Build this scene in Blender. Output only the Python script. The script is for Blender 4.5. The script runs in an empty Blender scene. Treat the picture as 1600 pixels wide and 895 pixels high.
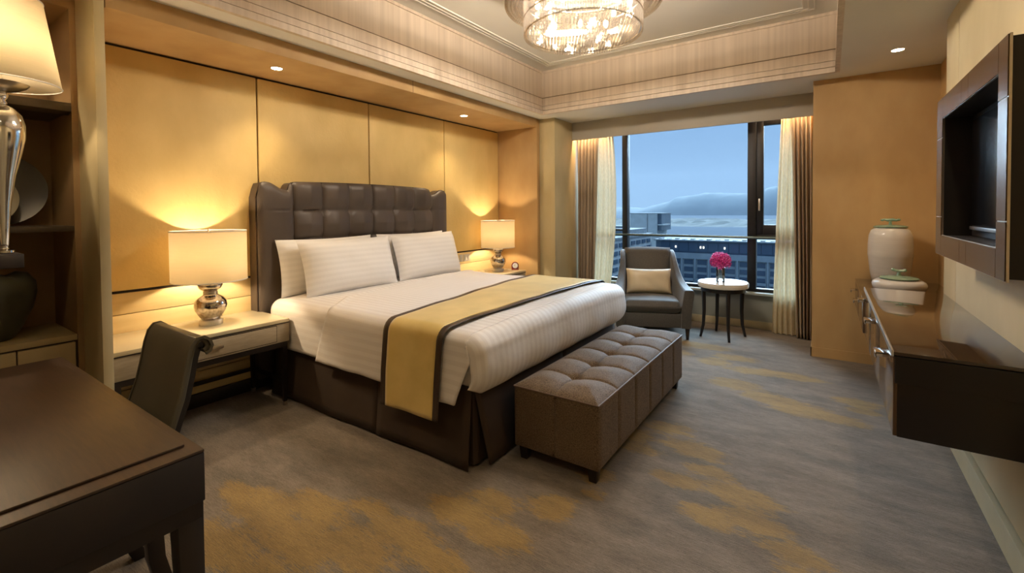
import bpy, bmesh, math, random
from mathutils import Vector, Matrix
random.seed(7)
SC = bpy.context.scene
COL = SC.collection
PI = math.pi

# ------------------------------------------------------------------ camera
def cam_setup():
    yaw, pitch, roll = .603885, -.0229474, -.0079103
    f = Vector((-math.sin(yaw)*math.cos(pitch), math.cos(yaw)*math.cos(pitch), math.sin(pitch)))
    r = Vector((math.cos(yaw), math.sin(yaw), 0)); u = r.cross(f)
    r2 = r*math.cos(roll) + u*math.sin(roll); u2 = -r*math.sin(roll) + u*math.cos(roll)
    cd = bpy.data.cameras.new('camera'); co = bpy.data.objects.new('camera', cd); COL.objects.link(co)
    m = Matrix((r2, u2, -f)).transposed().to_4x4(); m.translation = (0, 0, 1.38)
    co.matrix_world = m
    cd.sensor_fit = 'HORIZONTAL'; cd.sensor_width = 36.0
    cd.lens = 719.02/1600*36.0
    cd.shift_y = -(447.5-346.12)/1600
    cd.clip_start = .05; cd.clip_end = 12000
    SC.camera = co
cam_setup()
SC.view_settings.view_transform = 'Standard'
SC.view_settings.look = 'None'
SC.view_settings.gamma = 1
SC.view_settings.use_curve_mapping = False
SC.view_settings.exposure = 1.27
SC.cycles.max_bounces = 8; SC.cycles.diffuse_bounces = 5; SC.cycles.glossy_bounces = 4
SC.cycles.transmission_bounces = 8; SC.cycles.transparent_max_bounces = 16
SC.cycles.volume_bounces = 2; SC.cycles.sample_clamp_indirect = 4.0
SC.cycles.caustics_reflective = False; SC.cycles.caustics_refractive = False

# ------------------------------------------------------------------ world
W = bpy.data.worlds.new('dusk_sky'); SC.world = W; W.use_nodes = True
wn = W.node_tree.nodes; wl = W.node_tree.links; wn.clear()
tc = wn.new('ShaderNodeTexCoord'); sx = wn.new('ShaderNodeSeparateXYZ'); rp = wn.new('ShaderNodeValToRGB')
bg = wn.new('ShaderNodeBackground'); wo = wn.new('ShaderNodeOutputWorld')
wl.new(tc.outputs['Generated'], sx.inputs[0]); wl.new(sx.outputs['Z'], rp.inputs[0])
wl.new(rp.outputs[0], bg.inputs[0]); wl.new(bg.outputs[0], wo.inputs[0])
bg.inputs[1].default_value = .92
e = rp.color_ramp.elements
e[0].position = 0.0; e[0].color = (.128, .205, .310, 1)
e[1].position = .35; e[1].color = (.110, .210, .372, 1)
e2 = e.new(1.0); e2.color = (.125, .235, .42, 1)

def add_light(name, kind, loc, power, color, radius=.05, rot=None, **kw):
    ld = bpy.data.lights.new(name, kind); ld.energy = power; ld.color = color
    if kind in ('POINT', 'SPOT'): ld.shadow_soft_size = radius
    for k, v in kw.items(): setattr(ld, k, v)
    o = bpy.data.objects.new(name, ld); COL.objects.link(o); o.location = loc
    if rot: o.rotation_euler = rot
    return o
# soft dusk daylight: wide glow of the cloud-covered sun beyond the window
sd = Vector((.10, -.80, -.50)).normalized()
sun = add_light('dusk_sun', 'SUN', (0, 60, 40), 6.0, (.56, .79, 1.0), angle=math.radians(60))
sun.rotation_euler = sd.to_track_quat('-Z', 'Y').to_euler()
WARM = (1.0, .76, .48)
WARM2 = (1.0, .91, .80)

# ------------------------------------------------------------------ node helpers
class NT:
    def __init__(s, name):
        s.m = bpy.data.materials.new(name); s.m.use_nodes = True
        s.n = s.m.node_tree.nodes; s.l = s.m.node_tree.links
        s.b = s.n['Principled BSDF']; s.out = s.n['Material Output']
    def node(s, t, **kw):
        nd = s.n.new(t)
        for k, v in kw.items(): setattr(nd, k, v)
        return nd
    def link(s, a, b): s.l.new(a, b)
    def coord(s, scale=(1, 1, 1), rot=(0, 0, 0), src='Object'):
        t = s.node('ShaderNodeTexCoord'); mp = s.node('ShaderNodeMapping')
        mp.inputs['Scale'].default_value = scale; mp.inputs['Rotation'].default_value = rot
        s.link(t.outputs[src], mp.inputs[0]); return mp.outputs[0]
    def noise(s, vec, scale=5, detail=3, rough=.5, dist=0):
        n = s.node('ShaderNodeTexNoise'); n.inputs['Scale'].default_value = scale
        n.inputs['Detail'].default_value = detail; n.inputs['Roughness'].default_value = rough
        n.inputs['Distortion'].default_value = dist
        s.link(vec, n.inputs['Vector']); return n.outputs['Fac']
    def ramp(s, fac, stops, interp='LINEAR'):
        r = s.node('ShaderNodeValToRGB'); r.color_ramp.interpolation = interp
        el = r.color_ramp.elements
        el[0].position, el[0].color = stops[0][0], (*stops[0][1], 1)
        el[1].position, el[1].color = stops[-1][0], (*stops[-1][1], 1)
        for p, c in stops[1:-1]:
            x = el.new(p); x.color = (*c, 1)
        s.link(fac, r.inputs[0]); return r.outputs[0]
    def math(s, op, a, b=None, c=None, clamp=False):
        m = s.node('ShaderNodeMath', operation=op); m.use_clamp = clamp
        for i, v in enumerate((a, b, c)):
            if v is None: continue
            if isinstance(v, (int, float)): m.inputs[i].default_value = v
            else: s.link(v, m.inputs[i])
        return m.outputs[0]
    def mix(s, fac, a, b):
        m = s.node('ShaderNodeMix', data_type='RGBA')
        if isinstance(fac, (int, float)): m.inputs[0].default_value = fac
        else: s.link(fac, m.inputs[0])
        for i, v in ((6, a), (7, b)):
            if isinstance(v, tuple): m.inputs[i].default_value = (*v, 1)
            else: s.link(v, m.inputs[i])
        return m.outputs[2]
    def bump(s, h, strength=.3, dist=.01):
        b = s.node('ShaderNodeBump'); b.inputs['Strength'].default_value = strength
        b.inputs['Distance'].default_value = dist; s.link(h, b.inputs['Height'])
        s.link(b.outputs[0], s.b.inputs['Normal'])
    def set(s, **kw):
        for k, v in kw.items():
            k = k.replace('_', ' ')
            i = s.b.inputs[k]
            if isinstance(v, tuple) and len(v) == 3: v = (*v, 1)
            i.default_value = v
        return s
    def color(s, sock): s.link(sock, s.b.inputs['Base Color'])

def plain(name, col, rough=.5, metal=0, **kw):
    t = NT(name); t.set(Base_Color=col, Roughness=rough, Metallic=metal, **kw); return t.m
def varied(name, c1, c2, scale=(1, 1, 1), nscale=5, rough=.6, bump=0, bdist=.003, bscale=None, bn=200, detail=4, lo=.35, hi=.65, **kw):
    t = NT(name); v = t.coord(scale); f = t.noise(v, nscale, detail)
    t.color(t.ramp(f, [(lo, c1), (hi, c2)])); t.set(Roughness=rough, **kw)
    if bump:
        v2 = t.coord(bscale or (1, 1, 1)); t.bump(t.noise(v2, bn, 3), bump, bdist)
    return t.m

M = {}
M['gold_panel'] = varied('gold_wall_fabric', (.66, .475, .18), (.76, .56, .23), (1, 1, .6), 3, .62, .5, .004, None, 45)
M['gold_board'] = varied('gold_board', (.66, .50, .24), (.72, .56, .29), (1, 1, 8), 3, .45, .1, .002, (1, 1, 10), 60)
M['gold_wall'] = varied('gold_wallcovering', (.46, .29, .12), (.53, .35, .155), (1, 1, .5), 4, .6, .15, .002, (1, 1, 14), 60)
M['pale_wall'] = varied('pale_wallcovering', (.60, .50, .30), (.68, .58, .37), (1, 1, .5), 3, .6, .1, .002, (1, 1, 14), 60)
M['pilaster'] = varied('pilaster_covering', (.50, .41, .22), (.58, .48, .28), (1, 1, .5), 4, .6, .1, .002, (1, 1, 14), 60)
M['coffer'] = varied('coffer_striated_covering', (.56, .47, .38), (.70, .60, .49), (1, 1, .02), 28, .6, .1, .002, (1, 1, .02), 60, 5, .3, .7)
M['groove'] = plain('coffer_groove_shadow_line', (.22, .17, .12), .7)
M['ceiling'] = varied('ceiling_paint', (.72, .71, .66), (.76, .75, .70), (1, 1, 1), 1.2, .75)
M['grey_paint'] = plain('pelmet_grey_paint', (.47, .44, .38), .6)
M['white_trim'] = plain('white_trim_paint', (.78, .76, .70), .5)
M['black_gap'] = plain('dark_shadow_strip', (.03, .018, .01), .5)
M['base_wood'] = varied('baseboard_paint', (.56, .46, .27), (.62, .51, .31), (1, 1, 1), 6, .5)
M['black_frame'] = plain('black_window_metal', (.012, .011, .012), .45, .3)
M['chrome'] = plain('polished_chrome', (.78, .76, .72), .12, 1)
M['brass'] = plain('bronze_trim_metal', (.62, .55, .45), .3, 1)
M['steel'] = plain('brushed_steel', (.74, .72, .69), .32, 1)
M['bulb'] = NT('glowing_bulb').set(Base_Color=(1, .9, .7), Emission_Color=(1, .82, .55), Emission_Strength=9.0).m
M['spot_glow'] = NT('downlight_glow').set(Base_Color=(1, .95, .85), Emission_Color=(1, .86, .62), Emission_Strength=14.0).m
M['skirt'] = varied('brown_bed_skirt_cloth', (.040, .023, .013), (.055, .033, .019), (1, 1, 1), 4, .85, .1, .001, None, 400)
M['headboard'] = varied('taupe_leather', (.066, .050, .041), (.084, .064, .052), (1, 1, 1), 3, .46, .12, .001, None, 250)
M['headpipe'] = plain('dark_taupe_piping', (.055, .034, .026), .45)
M['bench'] = NT('brown_boucle_upholstery')
t = M['bench']; v = t.coord(); f = t.noise(v, 210, 3, .6); f2 = t.noise(v, 4, 2)
t.color(t.mix(f2, t.ramp(f, [(.36, (.066, .042, .024)), (.64, (.20, .138, .085))]), t.ramp(f, [(.36, (.086, .056, .034)), (.64, (.25, .178, .112))])))
t.set(Roughness=.72, Specular_IOR_Level=.3, Sheen_Weight=.08, Sheen_Roughness=.4); t.bump(f, .8, .004); M['bench'] = t.m
M['bench_pipe'] = plain('brown_bench_piping', (.14, .09, .058), .6)
M['armchair'] = varied('grey_brown_chenille', (.042, .037, .032), (.080, .071, .062), (1, 1, 1), 160, .65, .3, .002, None, 250, 4, .35, .65, Sheen_Weight=.35)
M['cushion'] = varied('cream_silk', (.62, .52, .36), (.68, .58, .41), (1, 1, 1), 4, .38, .1, .001, None, 200)
M['dark_wood'] = NT('dark_espresso_veneer')
t = M['dark_wood']; v = t.coord((1.2, 14, 14)); f = t.noise(v, 7, 5, .6, .4); f2 = t.noise(t.coord(), 2.5, 3)
t.color(t.mix(f2, t.ramp(f, [(.3, (.020, .011, .005)), (.7, (.036, .019, .008))]), t.ramp(f, [(.3, (.034, .016, .007)), (.7, (.068, .031, .012))])))
t.set(Roughness=.42, Coat_Weight=.1, Coat_Roughness=.3); M['dark_wood'] = t.m
M['dark_side'] = varied('dark_espresso_side', (.014, .0085, .0055), (.022, .013, .008), (1, 1, 1), 6, .5)
M['leg_wood'] = plain('ebony_leg_wood', (.014, .009, .007), .35)
M['lacquer_top'] = NT('brown_lacquer').set(Base_Color=(.050, .030, .016), Roughness=.07, Coat_Weight=.6, Coat_Roughness=.03).m
M['lacquer_front'] = NT('bronze_lacquer_front').set(Base_Color=(.135, .080, .042), Roughness=.14, Metallic=.25).m
M['lacquer_side'] = NT('black_brown_lacquer').set(Base_Color=(.010, .006, .0045), Roughness=.4).m
M['leather'] = varied('olive_brown_leather', (.075, .062, .038), (.095, .078, .048), (1, 1, 1), 4, .38, .06, .001, None, 300)
M['ns_top'] = NT('cream_lacquer_top').set(Base_Color=(.62, .53, .34), Roughness=.16).m
M['ns_front'] = varied('taupe_shagreen_front', (.36, .30, .21), (.42, .35, .25), (1, 1, 6), 12, .4)
M['marble'] = varied('cream_marble', (.66, .62, .55), (.78, .74, .68), (1, 1, 1), 4, .12)
M['tv_panel'] = varied('bronze_glass_panel', (.085, .047, .021), (.105, .060, .028), (1, 1, 1), 2, .22, Specular_IOR_Level=.25)
M['tv_dark'] = NT('matt_black_recess').set(Base_Color=(.010, .007, .006), Roughness=.5).m
M['screen'] = NT('tv_screen_glass').set(Base_Color=(.006, .005, .005), Roughness=.2).m
M['ceramic'] = varied('white_glazed_ceramic', (.60, .57, .54), (.66, .63, .60), (1, 1, 10), 3, .22)
M['celadon'] = varied('celadon_glaze', (.16, .26, .18), (.28, .38, .27), (1, 1, 1), 14, .2)
M['olive_vase'] = varied('dark_olive_glaze', (.070, .074, .054), (.11, .112, .082), (1, 1, 1), 8, .3)
M['niche'] = varied('niche_brown_covering', (.30, .19, .085), (.36, .23, .105), (1, 1, 1), 4, .65)
M['niche_shelf'] = plain('niche_dark_shelf', (.075, .055, .036), .4)
M['niche_door'] = varied('niche_pale_door', (.50, .40, .22), (.55, .45, .26), (1, 1, 1), 5, .5)
M['plate_dark'] = plain('dark_bronze_plate', (.05, .04, .028), .4)
M['plate_pale'] = plain('olive_pale_plate', (.24, .21, .14), .35)
M['curtain'] = varied('brown_curtain_cloth', (.36, .28, .20), (.43, .34, .245), (20, 20, 1), 6, .75, .2, .001, None, 300)
M['magenta'] = varied('magenta_petal', (.55, .020, .22), (.75, .07, .38), (1, 1, 1), 40, .55)
M['stem'] = plain('green_stem', (.06, .14, .03), .5)
M['clock_red'] = plain('mahogany_clock_case', (.16, .018, .012), .2)
M['clock_face'] = plain('clock_dial', (.75, .73, .68), .4)
M['clock_ink'] = plain('clock_hand_ink', (.01, .01, .01), .4)
M['switch'] = plain('switch_plate', (.50, .48, .44), .35)
M['railing'] = plain('grey_green_railing', (.10, .13, .12), .35, .5)
M['sill'] = plain('window_sill_stone', (.40, .42, .38), .35)
M['under_window'] = varied('under_window_paint', (.30, .30, .25), (.33, .33, .28), (1, 1, 1), 3, .6)

def mercury():
    t = NT('mercury_glass_lamp'); v = t.coord(); f = t.noise(v, 60, 3)
    t.color(t.ramp(f, [(.35, (.42, .36, .30)), (.65, (.70, .63, .55))])); t.set(Metallic=1.0, Roughness=.10, Coat_Weight=.5); return t.m
M['mercury'] = mercury()
def linen(name, c1, c2, src='UV', freq=22.0, rough=.7):
    t = NT(name); tcn = t.node('ShaderNodeTexCoord'); sp = t.node('ShaderNodeSeparateXYZ')
    t.link(tcn.outputs[src], sp.inputs[0])
    fr = t.math('FRACT', t.math('MULTIPLY', sp.outputs[0], freq))
    st = t.math('GREATER_THAN', fr, .5)
    t.color(t.mix(st, c1, c2)); t.set(Roughness=rough, Sheen_Weight=.2)
    rr = t.math('MULTIPLY_ADD', st, -.22, rough); t.link(rr, t.b.inputs['Roughness'])
    v = t.coord(); t.bump(t.noise(v, 9, 3), .25, .012)
    return t.m
M['linen'] = linen('striped_damask_linen', (.74, .70, .67), (.80, .765, .735), freq=20.0)
M['pillow'] = linen('striped_damask_pillowcase', (.80, .785, .77), (.84, .825, .81), freq=22.0)
M['runner'] = varied('gold_silk_runner', (.66, .48, .14), (.78, .58, .20), (1, 1, 1), 5, .42, .15, .003, None, 30, Sheen_Weight=.3)
M['runner_edge'] = varied('brown_satin_border', (.040, .024, .016), (.055, .034, .022), (1, 1, 1), 5, .36)

def shade(name, col, tf=.6):
    t = NT(name); d = t.node('ShaderNodeBsdfDiffuse'); tr = t.node('ShaderNodeBsdfTranslucent'); mx = t.node('ShaderNodeMixShader')
    v = t.coord((1, 1, 60)); f = t.noise(v, 6, 2)
    c = t.ramp(f, [(.3, col), (.7, tuple(min(1, k*1.05) for k in col))])
    t.link(c, d.inputs[0]); t.link(c, tr.inputs[0]); mx.inputs[0].default_value = tf
    t.link(d.outputs[0], mx.inputs[1]); t.link(tr.outputs[0], mx.inputs[2]); t.link(mx.outputs[0], t.out.inputs[0])
    return t.m
M['shade'] = shade('cream_lamp_shade_fabric', (.95, .87, .70), .80)
def sheer():
    t = NT('sheer_voile'); d = t.node('ShaderNodeBsdfDiffuse'); tr = t.node('ShaderNodeBsdfTranslucent'); tp = t.node('ShaderNodeBsdfTransparent')
    m1 = t.node('ShaderNodeMixShader'); m2 = t.node('ShaderNodeMixShader')
    v = t.coord((40, 40, 6)); f = t.noise(v, 4, 4); c = t.ramp(f, [(.3, (.66, .55, .36)), (.7, (.82, .72, .50))])
    t.link(c, d.inputs[0]); t.link(c, tr.inputs[0]); m1.inputs[0].default_value = .22; m2.inputs[0].default_value = .05
    t.link(d.outputs[0], m1.inputs[1]); t.link(tr.outputs[0], m1.inputs[2])
    t.link(m1.outputs[0], m2.inputs[1]); t.link(tp.outputs[0], m2.inputs[2]); t.link(m2.outputs[0], t.out.inputs[0])
    return t.m
M['sheer'] = sheer()
def pane(name, tint=(.95, .97, .98), ior=1.45):
    t = NT(name); g = t.node('ShaderNodeBsdfGlossy'); tp = t.node('ShaderNodeBsdfTransparent'); mx = t.node('ShaderNodeMixShader')
    fr = t.node('ShaderNodeFresnel'); fr.inputs[0].default_value = ior; g.inputs['Roughness'].default_value = .02
    tp.inputs[0].default_value = (*tint, 1)
    t.link(fr.outputs[0], mx.inputs[0]); t.link(tp.outputs[0], mx.inputs[1]); t.link(g.outputs[0], mx.inputs[2]); t.link(mx.outputs[0], t.out.inputs[0])
    return t.m
M['pane'] = pane('window_glass', ior=1.12); M['vase_glass'] = pane('vase_glass', (.94, .95, .95), 2.0)
def crystal():
    t = NT('cut_crystal'); g = t.node('ShaderNodeBsdfGlossy'); tp = t.node('ShaderNodeBsdfTransparent'); tr = t.node('ShaderNodeBsdfTranslucent')
    g.inputs['Roughness'].default_value = .05; g.inputs[0].default_value = (.95, .93, .9, 1)
    tr.inputs[0].default_value = (1, .93, .84, 1); tp.inputs[0].default_value = (.93, .90, .86, 1)
    m1 = t.node('ShaderNodeMixShader'); m2 = t.node('ShaderNodeMixShader'); m1.inputs[0].default_value = .015; m2.inputs[0].default_value = .15
    t.link(tp.outputs[0], m1.inputs[1]); t.link(tr.outputs[0], m1.inputs[2])
    t.link(m1.outputs[0], m2.inputs[1]); t.link(g.outputs[0], m2.inputs[2]); t.link(m2.outputs[0], t.out.inputs[0])
    return t.m
M['crystal'] = crystal()
M['crystal_bead'] = crystal(); M['crystal_bead'].name = 'cut_crystal_bead'

def carpet():
    t = NT('patterned_carpet')
    at = t.node('ShaderNodeAttribute', attribute_name='patch')
    st = t.noise(t.coord((7, 110, 1)), 2.2, 5, .65)
    fine = t.noise(t.coord((30, 260, 1)), 1.6, 3, .6)
    med = t.noise(t.coord((1.6, 5, 1)), 1.7, 6, .68)
    pil = t.noise(t.coord((1, 1, 1)), 230, 2)
    big = t.noise(t.coord((.9, 2.0, 1), (0, 0, .3)), 1.5, 5, .65)
    mixv = t.math('ADD', t.math('MULTIPLY', med, .36), t.math('ADD', t.math('MULTIPLY', st, .36), t.math('MULTIPLY', fine, .28)))
    base = t.ramp(mixv, [(.42, (.092, .068, .047)), (.50, (.165, .130, .097)), (.58, (.240, .198, .155))])
    base = t.mix(t.ramp(big, [(.50, (0, 0, 0)), (.60, (.60, .60, .60))]), base, t.ramp(mixv, [(.44, (.055, .046, .036)), (.58, (.135, .115, .092))]))
    edge = t.noise(t.coord((3, 8, 1)), 2.4, 8, .78)
    m = t.math('ADD', at.outputs['Fac'], t.math('MULTIPLY', t.math('SUBTRACT', edge, .5), 1.7))
    m = t.math('ADD', m, t.math('MULTIPLY', t.math('SUBTRACT', st, .5), .9))
    m = t.math('ADD', m, t.math('MULTIPLY', t.math('SUBTRACT', fine, .5), .5))
    mask = t.math('MULTIPLY', t.math('SUBTRACT', m, .50), 5, clamp=True)
    mask = t.math('MULTIPLY', mask, .85)
    yel = t.ramp(mixv, [(.43, (.19, .112, .020)), (.58, (.36, .225, .046))])
    c = t.mix(mask, base, yel)
    c2 = t.mix(.16, c, t.ramp(pil, [(.3, (.04, .035, .03)), (.7, (.45, .40, .34))]))
    t.color(c2); t.set(Roughness=.95, Sheen_Weight=.15)
    t.bump(t.math('ADD', pil, st), .5, .006)
    return t.m
M['carpet'] = carpet()

# ------------------------------------------------------------------ mesh helpers
def origin_of(p):
    v = Vector((0, 0, 0))
    while p is not None: v += p.location; p = p.parent
    return v
class G:
    """collects geometry; build() links it as one mesh object"""
    def __init__(s): s.v = []; s.f = []; s.uv = {}
    def add(s, vs, fs, uvs=None):
        o = len(s.v); s.v += [tuple(x) for x in vs]
        for i, f in enumerate(fs):
            if uvs: s.uv[len(s.f)] = [uvs[k] for k in f]
            s.f.append(tuple(o+k for k in f))
        return s
    def box(s, x0, x1, y0, y1, z0, z1):
        vs = [(x, y, z) for x in (x0, x1) for y in (y0, y1) for z in (z0, z1)]
        return s.add(vs, [(0, 1, 3, 2), (4, 6, 7, 5), (0, 4, 5, 1), (2, 3, 7, 6), (0, 2, 6, 4), (1, 5, 7, 3)])
    def prism(s, poly, axis, a, b):
        n = len(poly)
        def P(p, t): return {0: (t, p[0], p[1]), 1: (p[0], t, p[1]), 2: (p[0], p[1], t)}[axis]
        vs = [P(p, a) for p in poly] + [P(p, b) for p in poly]
        fs = [tuple(range(n))[::-1], tuple(range(n, 2*n))] + [(i, (i+1) % n, n+(i+1) % n, n+i) for i in range(n)]
        return s.add(vs, fs)
    def lathe(s, prof, c=(0, 0, 0), n=32, cap=True, sx=1, sy=1):
        vs = []; fs = []
        for r, z in prof:
            for i in range(n):
                a = 2*PI*i/n; vs.append((c[0]+sx*r*math.cos(a), c[1]+sy*r*math.sin(a), c[2]+z))
        for j in range(len(prof)-1):
            for i in range(n):
                k = (i+1) % n; fs.append((j*n+i, j*n+k, (j+1)*n+k, (j+1)*n+i))
        if cap:
            if prof[0][0] > 1e-5: fs.append(tuple(range(n))[::-1])
            if prof[-1][0] > 1e-5: fs.append(tuple((len(prof)-1)*n+i for i in range(n)))
        return s.add(vs, fs)
    def loft(s, secs, closed=True, cap=True):
        n = len(secs[0]); vs = [p for sc in secs for p in sc]; fs = []
        for j in range(len(secs)-1):
            for i in range(n if closed else n-1):
                k = (i+1) % n; fs.append((j*n+i, j*n+k, (j+1)*n+k, (j+1)*n+i))
        if cap and closed:
            fs.append(tuple(range(n))[::-1]); fs.append(tuple((len(secs)-1)*n+i for i in range(n)))
        return s.add(vs, fs)
    def tube(s, pts, r, n=8):
        pts = [Vector(p) for p in pts]; secs = []
        for i, p in enumerate(pts):
            d = (pts[min(i+1, len(pts)-1)]-pts[max(i-1, 0)]).normalized()
            a = d.cross(Vector((0, 0, 1)))
            if a.length < .05: a = d.cross(Vector((0, 1, 0)))
            a.normalize(); b = d.cross(a).normalized(); rr = r[i] if isinstance(r, (list, tuple)) else r
            secs.append([tuple(p + a*rr*math.cos(2*PI*k/n) + b*rr*math.sin(2*PI*k/n)) for k in range(n)])
        return s.loft(secs)
    def grid(s, fn, nu, nv, uvfn=None, mask=None):
        vs = [fn(i/nu, j/nv) for i in range(nu+1) for j in range(nv+1)]; fs = []
        for i in range(nu):
            for j in range(nv):
                if mask and not mask((i+.5)/nu, (j+.5)/nv): continue
                a = i*(nv+1)+j; fs.append((a, a+nv+1, a+nv+2, a+1))
        uv = [uvfn(i/nu, j/nv) for i in range(nu+1) for j in range(nv+1)] if uvfn else None
        return s.add(vs, fs, uv)
    def xf(s, m):
        s.v = [tuple(m @ Vector(p)) for p in s.v]; return s
    def build(s, name, mat, parent=None, bevel=0, seg=2, smooth=False, local=False, fixn=True, solid=0, ang=35):
        o0 = Vector((0, 0, 0)) if (local or parent is None) else origin_of(parent)
        me = bpy.data.meshes.new(name)
        me.from_pydata([(x-o0.x, y-o0.y, z-o0.z) for x, y, z in s.v], [], s.f)
        if s.uv:
            ul = me.uv_layers.new(name='UVMap')
            for pi, p in enumerate(me.polygons):
                if pi in s.uv:
                    for li, w in zip(p.loop_indices, s.uv[pi]): ul.data[li].uv = w
        if bevel or fixn or not s.uv:
            bm = bmesh.new(); bm.from_mesh(me)
            if fixn: bmesh.ops.recalc_face_normals(bm, faces=bm.faces)
            if bevel:
                es = [e_ for e_ in bm.edges if len(e_.link_faces) == 2 and e_.calc_face_angle(0) > .5]
                bmesh.ops.bevel(bm, geom=es, offset=bevel, segments=seg, affect='EDGES', profile=.5, clamp_overlap=True)
            bm.to_mesh(me); bm.free()
        me.materials.append(M[mat] if isinstance(mat, str) else mat)
        if smooth or bevel:
            me.polygons.foreach_set('use_smooth', [True]*len(me.polygons))
            try: me.set_sharp_from_angle(angle=math.radians(ang))
            except Exception: pass
        ob = bpy.data.objects.new(name, me); COL.objects.link(ob); ob.parent = parent
        if solid:
            md = ob.modifiers.new('solid', 'SOLIDIFY'); md.thickness = solid; md.offset = -1
        return ob
def tag(o, label=None, cat=None, group=None, kind=None):
    if label: o['label'] = label
    if cat: o['category'] = cat
    if group: o['group'] = group
    if kind: o['kind'] = kind
    return o
def thing(name, label, cat, loc=(0, 0, 0), rz=0, group=None):
    o = bpy.data.objects.new(name, None); COL.objects.link(o); o.location = loc; o.rotation_euler = (0, 0, rz)
    o.empty_display_size = .1
    return tag(o, label, cat, group)
def box(x0, x1, y0, y1, z0, z1): return G().box(x0, x1, y0, y1, z0, z1)
def copy_tree(o, parent=None):
    c = o.copy(); COL.objects.link(c); c.parent = parent
    for ch in list(o.children): copy_tree(ch, c)
    return c
def struct(name, g, mat, label=None, **kw):
    o = g.build(name, mat, **kw); return tag(o, label, None, None, 'structure')

# ------------------------------------------------------------------ SETTING
SOF, TOP = 2.557, 3.08
YN = -2.6
# floor
def floor():
    blobs = [(-2.40,1.07,.16,.07),(-2.15,1.08,.28,.12),(-1.97,1.22,.22,.10),(-1.85,1.05,.30,.12),(-1.6,1.15,.22,.12),(-1.75,1.36,.16,.06),
             (-2.05,.86,.25,.10),(-1.5,1.33,.22,.10),(-1.40,1.58,.20,.10),(-1.3,1.73,.14,.08),(-1.05,1.84,.13,.10),(-1.18,1.55,.2,.1),(-1.0,2.2,.11,.09),
             (-1.75,.85,.25,.10),(-1.3,1.3,.2,.08),(-.93,2.03,.07,.05),
             (-.63,2.74,.19,.10),(-.82,2.93,.15,.09),(-.98,2.72,.13,.10),(-.90,2.58,.13,.06),(-.50,2.55,.14,.06),
             (-.27,2.24,.17,.09),(-.44,2.17,.14,.08),(-.10,2.12,.15,.06),(-.62,2.38,.15,.07),(-.35,2.42,.20,.09),(-.05,2.0,.14,.05),
             (-.36,3.80,.20,.12),(-.60,3.96,.20,.14),(-.15,3.70,.25,.13),(.06,3.66,.18,.09),(.17,4.05,.16,.09),(.20,3.9,.1,.07),
             (-.30,4.40,.30,.10),(-.72,4.66,.22,.10),(-.85,4.45,.15,.12),(-.56,4.34,.2,.08),(-1.25,4.55,.2,.1),(-1.05,4.9,.3,.12)]
    g = G(); x0, x1, y0, y1 = -4.0, .85, YN, 6.05; nx, ny = 100, 178
    g.grid(lambda u, v: (x0+(x1-x0)*u, y0+(y1-y0)*v, 0), nx, ny)
    o = g.build('floor', 'carpet', fixn=True)
    at = o.data.attributes.new('patch', 'FLOAT', 'POINT')
    vals = []
    for v in o.data.vertices:
        m = -.25
        for bx, by, rx, ry in blobs:
            d = ((v.co.x-bx)/rx)**2+((v.co.y-by)/ry)**2
            if d < 9: m = max(m, .95-.42*d)
        vals.append(m)
    at.data.foreach_set('value', vals)
    tag(o, 'grey-beige carpet with yellow brushed patches', None, None, 'structure')
floor()
# left wall with fabric panels
wl_ = struct('wall_left', box(-3.90, -3.725, .78, 6.2, 0, SOF), 'black_gap', 'headboard wall in the bed alcove clad in golden fabric panels')
for a, b in ((.79, 1.857), (1.857, 2.921), (2.921, 3.986), (3.986, 5.050)):
    box(-3.73, -3.70, a+.005, b-.005, .892, 2.436).build('wall_panel', 'gold_panel', wl_, bevel=.008)
for a, b, z0, z1 in ((.79, 5.05, .741, .874), (.79, 5.05, .255, .737), (.79, 5.05, .098, .250)):
    box(-3.73, -3.703, a, b, z0, z1).build('wall_board', 'gold_board', wl_, bevel=.003)
struct('baseboard_left', box(-3.73, -3.69, .79, 5.05, 0, .095), 'dark_side', 'dark baseboard under the headboard wall', bevel=.003)
# alcove soffit, posts, pillar
struct('ceiling_alcove', box(-3.90, -3.09, .79, 5.05, 2.452, 2.60), 'gold_wall', 'golden soffit over the bed alcove', bevel=.003)
pl = struct('wall_post', box(-3.42, -3.09, .742, .785, 0, 2.60), 'pilaster', 'narrow golden post between bookcase niche and bed alcove', bevel=.002)
box(-3.725, -3.42, .750, .785, 0, 2.60).build('post_back', 'gold_wall', pl)
struct('wall_alcove_side', box(-3.90, -3.09, 5.055, 5.118, 0, SOF), 'gold_wall', 'golden side wall of the alcove beside the far bedside lamp', bevel=.002)
struct('wall_pillar', box(-3.12, -2.87, 5.125, 6.0, 0, SOF), 'pilaster', 'golden pillar between bed alcove and left curtain', bevel=.002)
# seam on the alcove header
struct('trim_1', box(-3.0925, -3.089, 2.925, 2.929, 2.452, SOF), 'black_gap', 'fine joint line on the alcove header')
# niche (bookcase) shell
struct('wall_niche', G().box(-3.92, -3.88, -2.6, .75, 0, SOF).box(-3.88, -3.41, .716, .75, 0, 2.50).box(-3.88, -3.41, -2.6, .75, 2.50, SOF), 'niche', 'brown covered back wall of the shelf niche')
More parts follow.
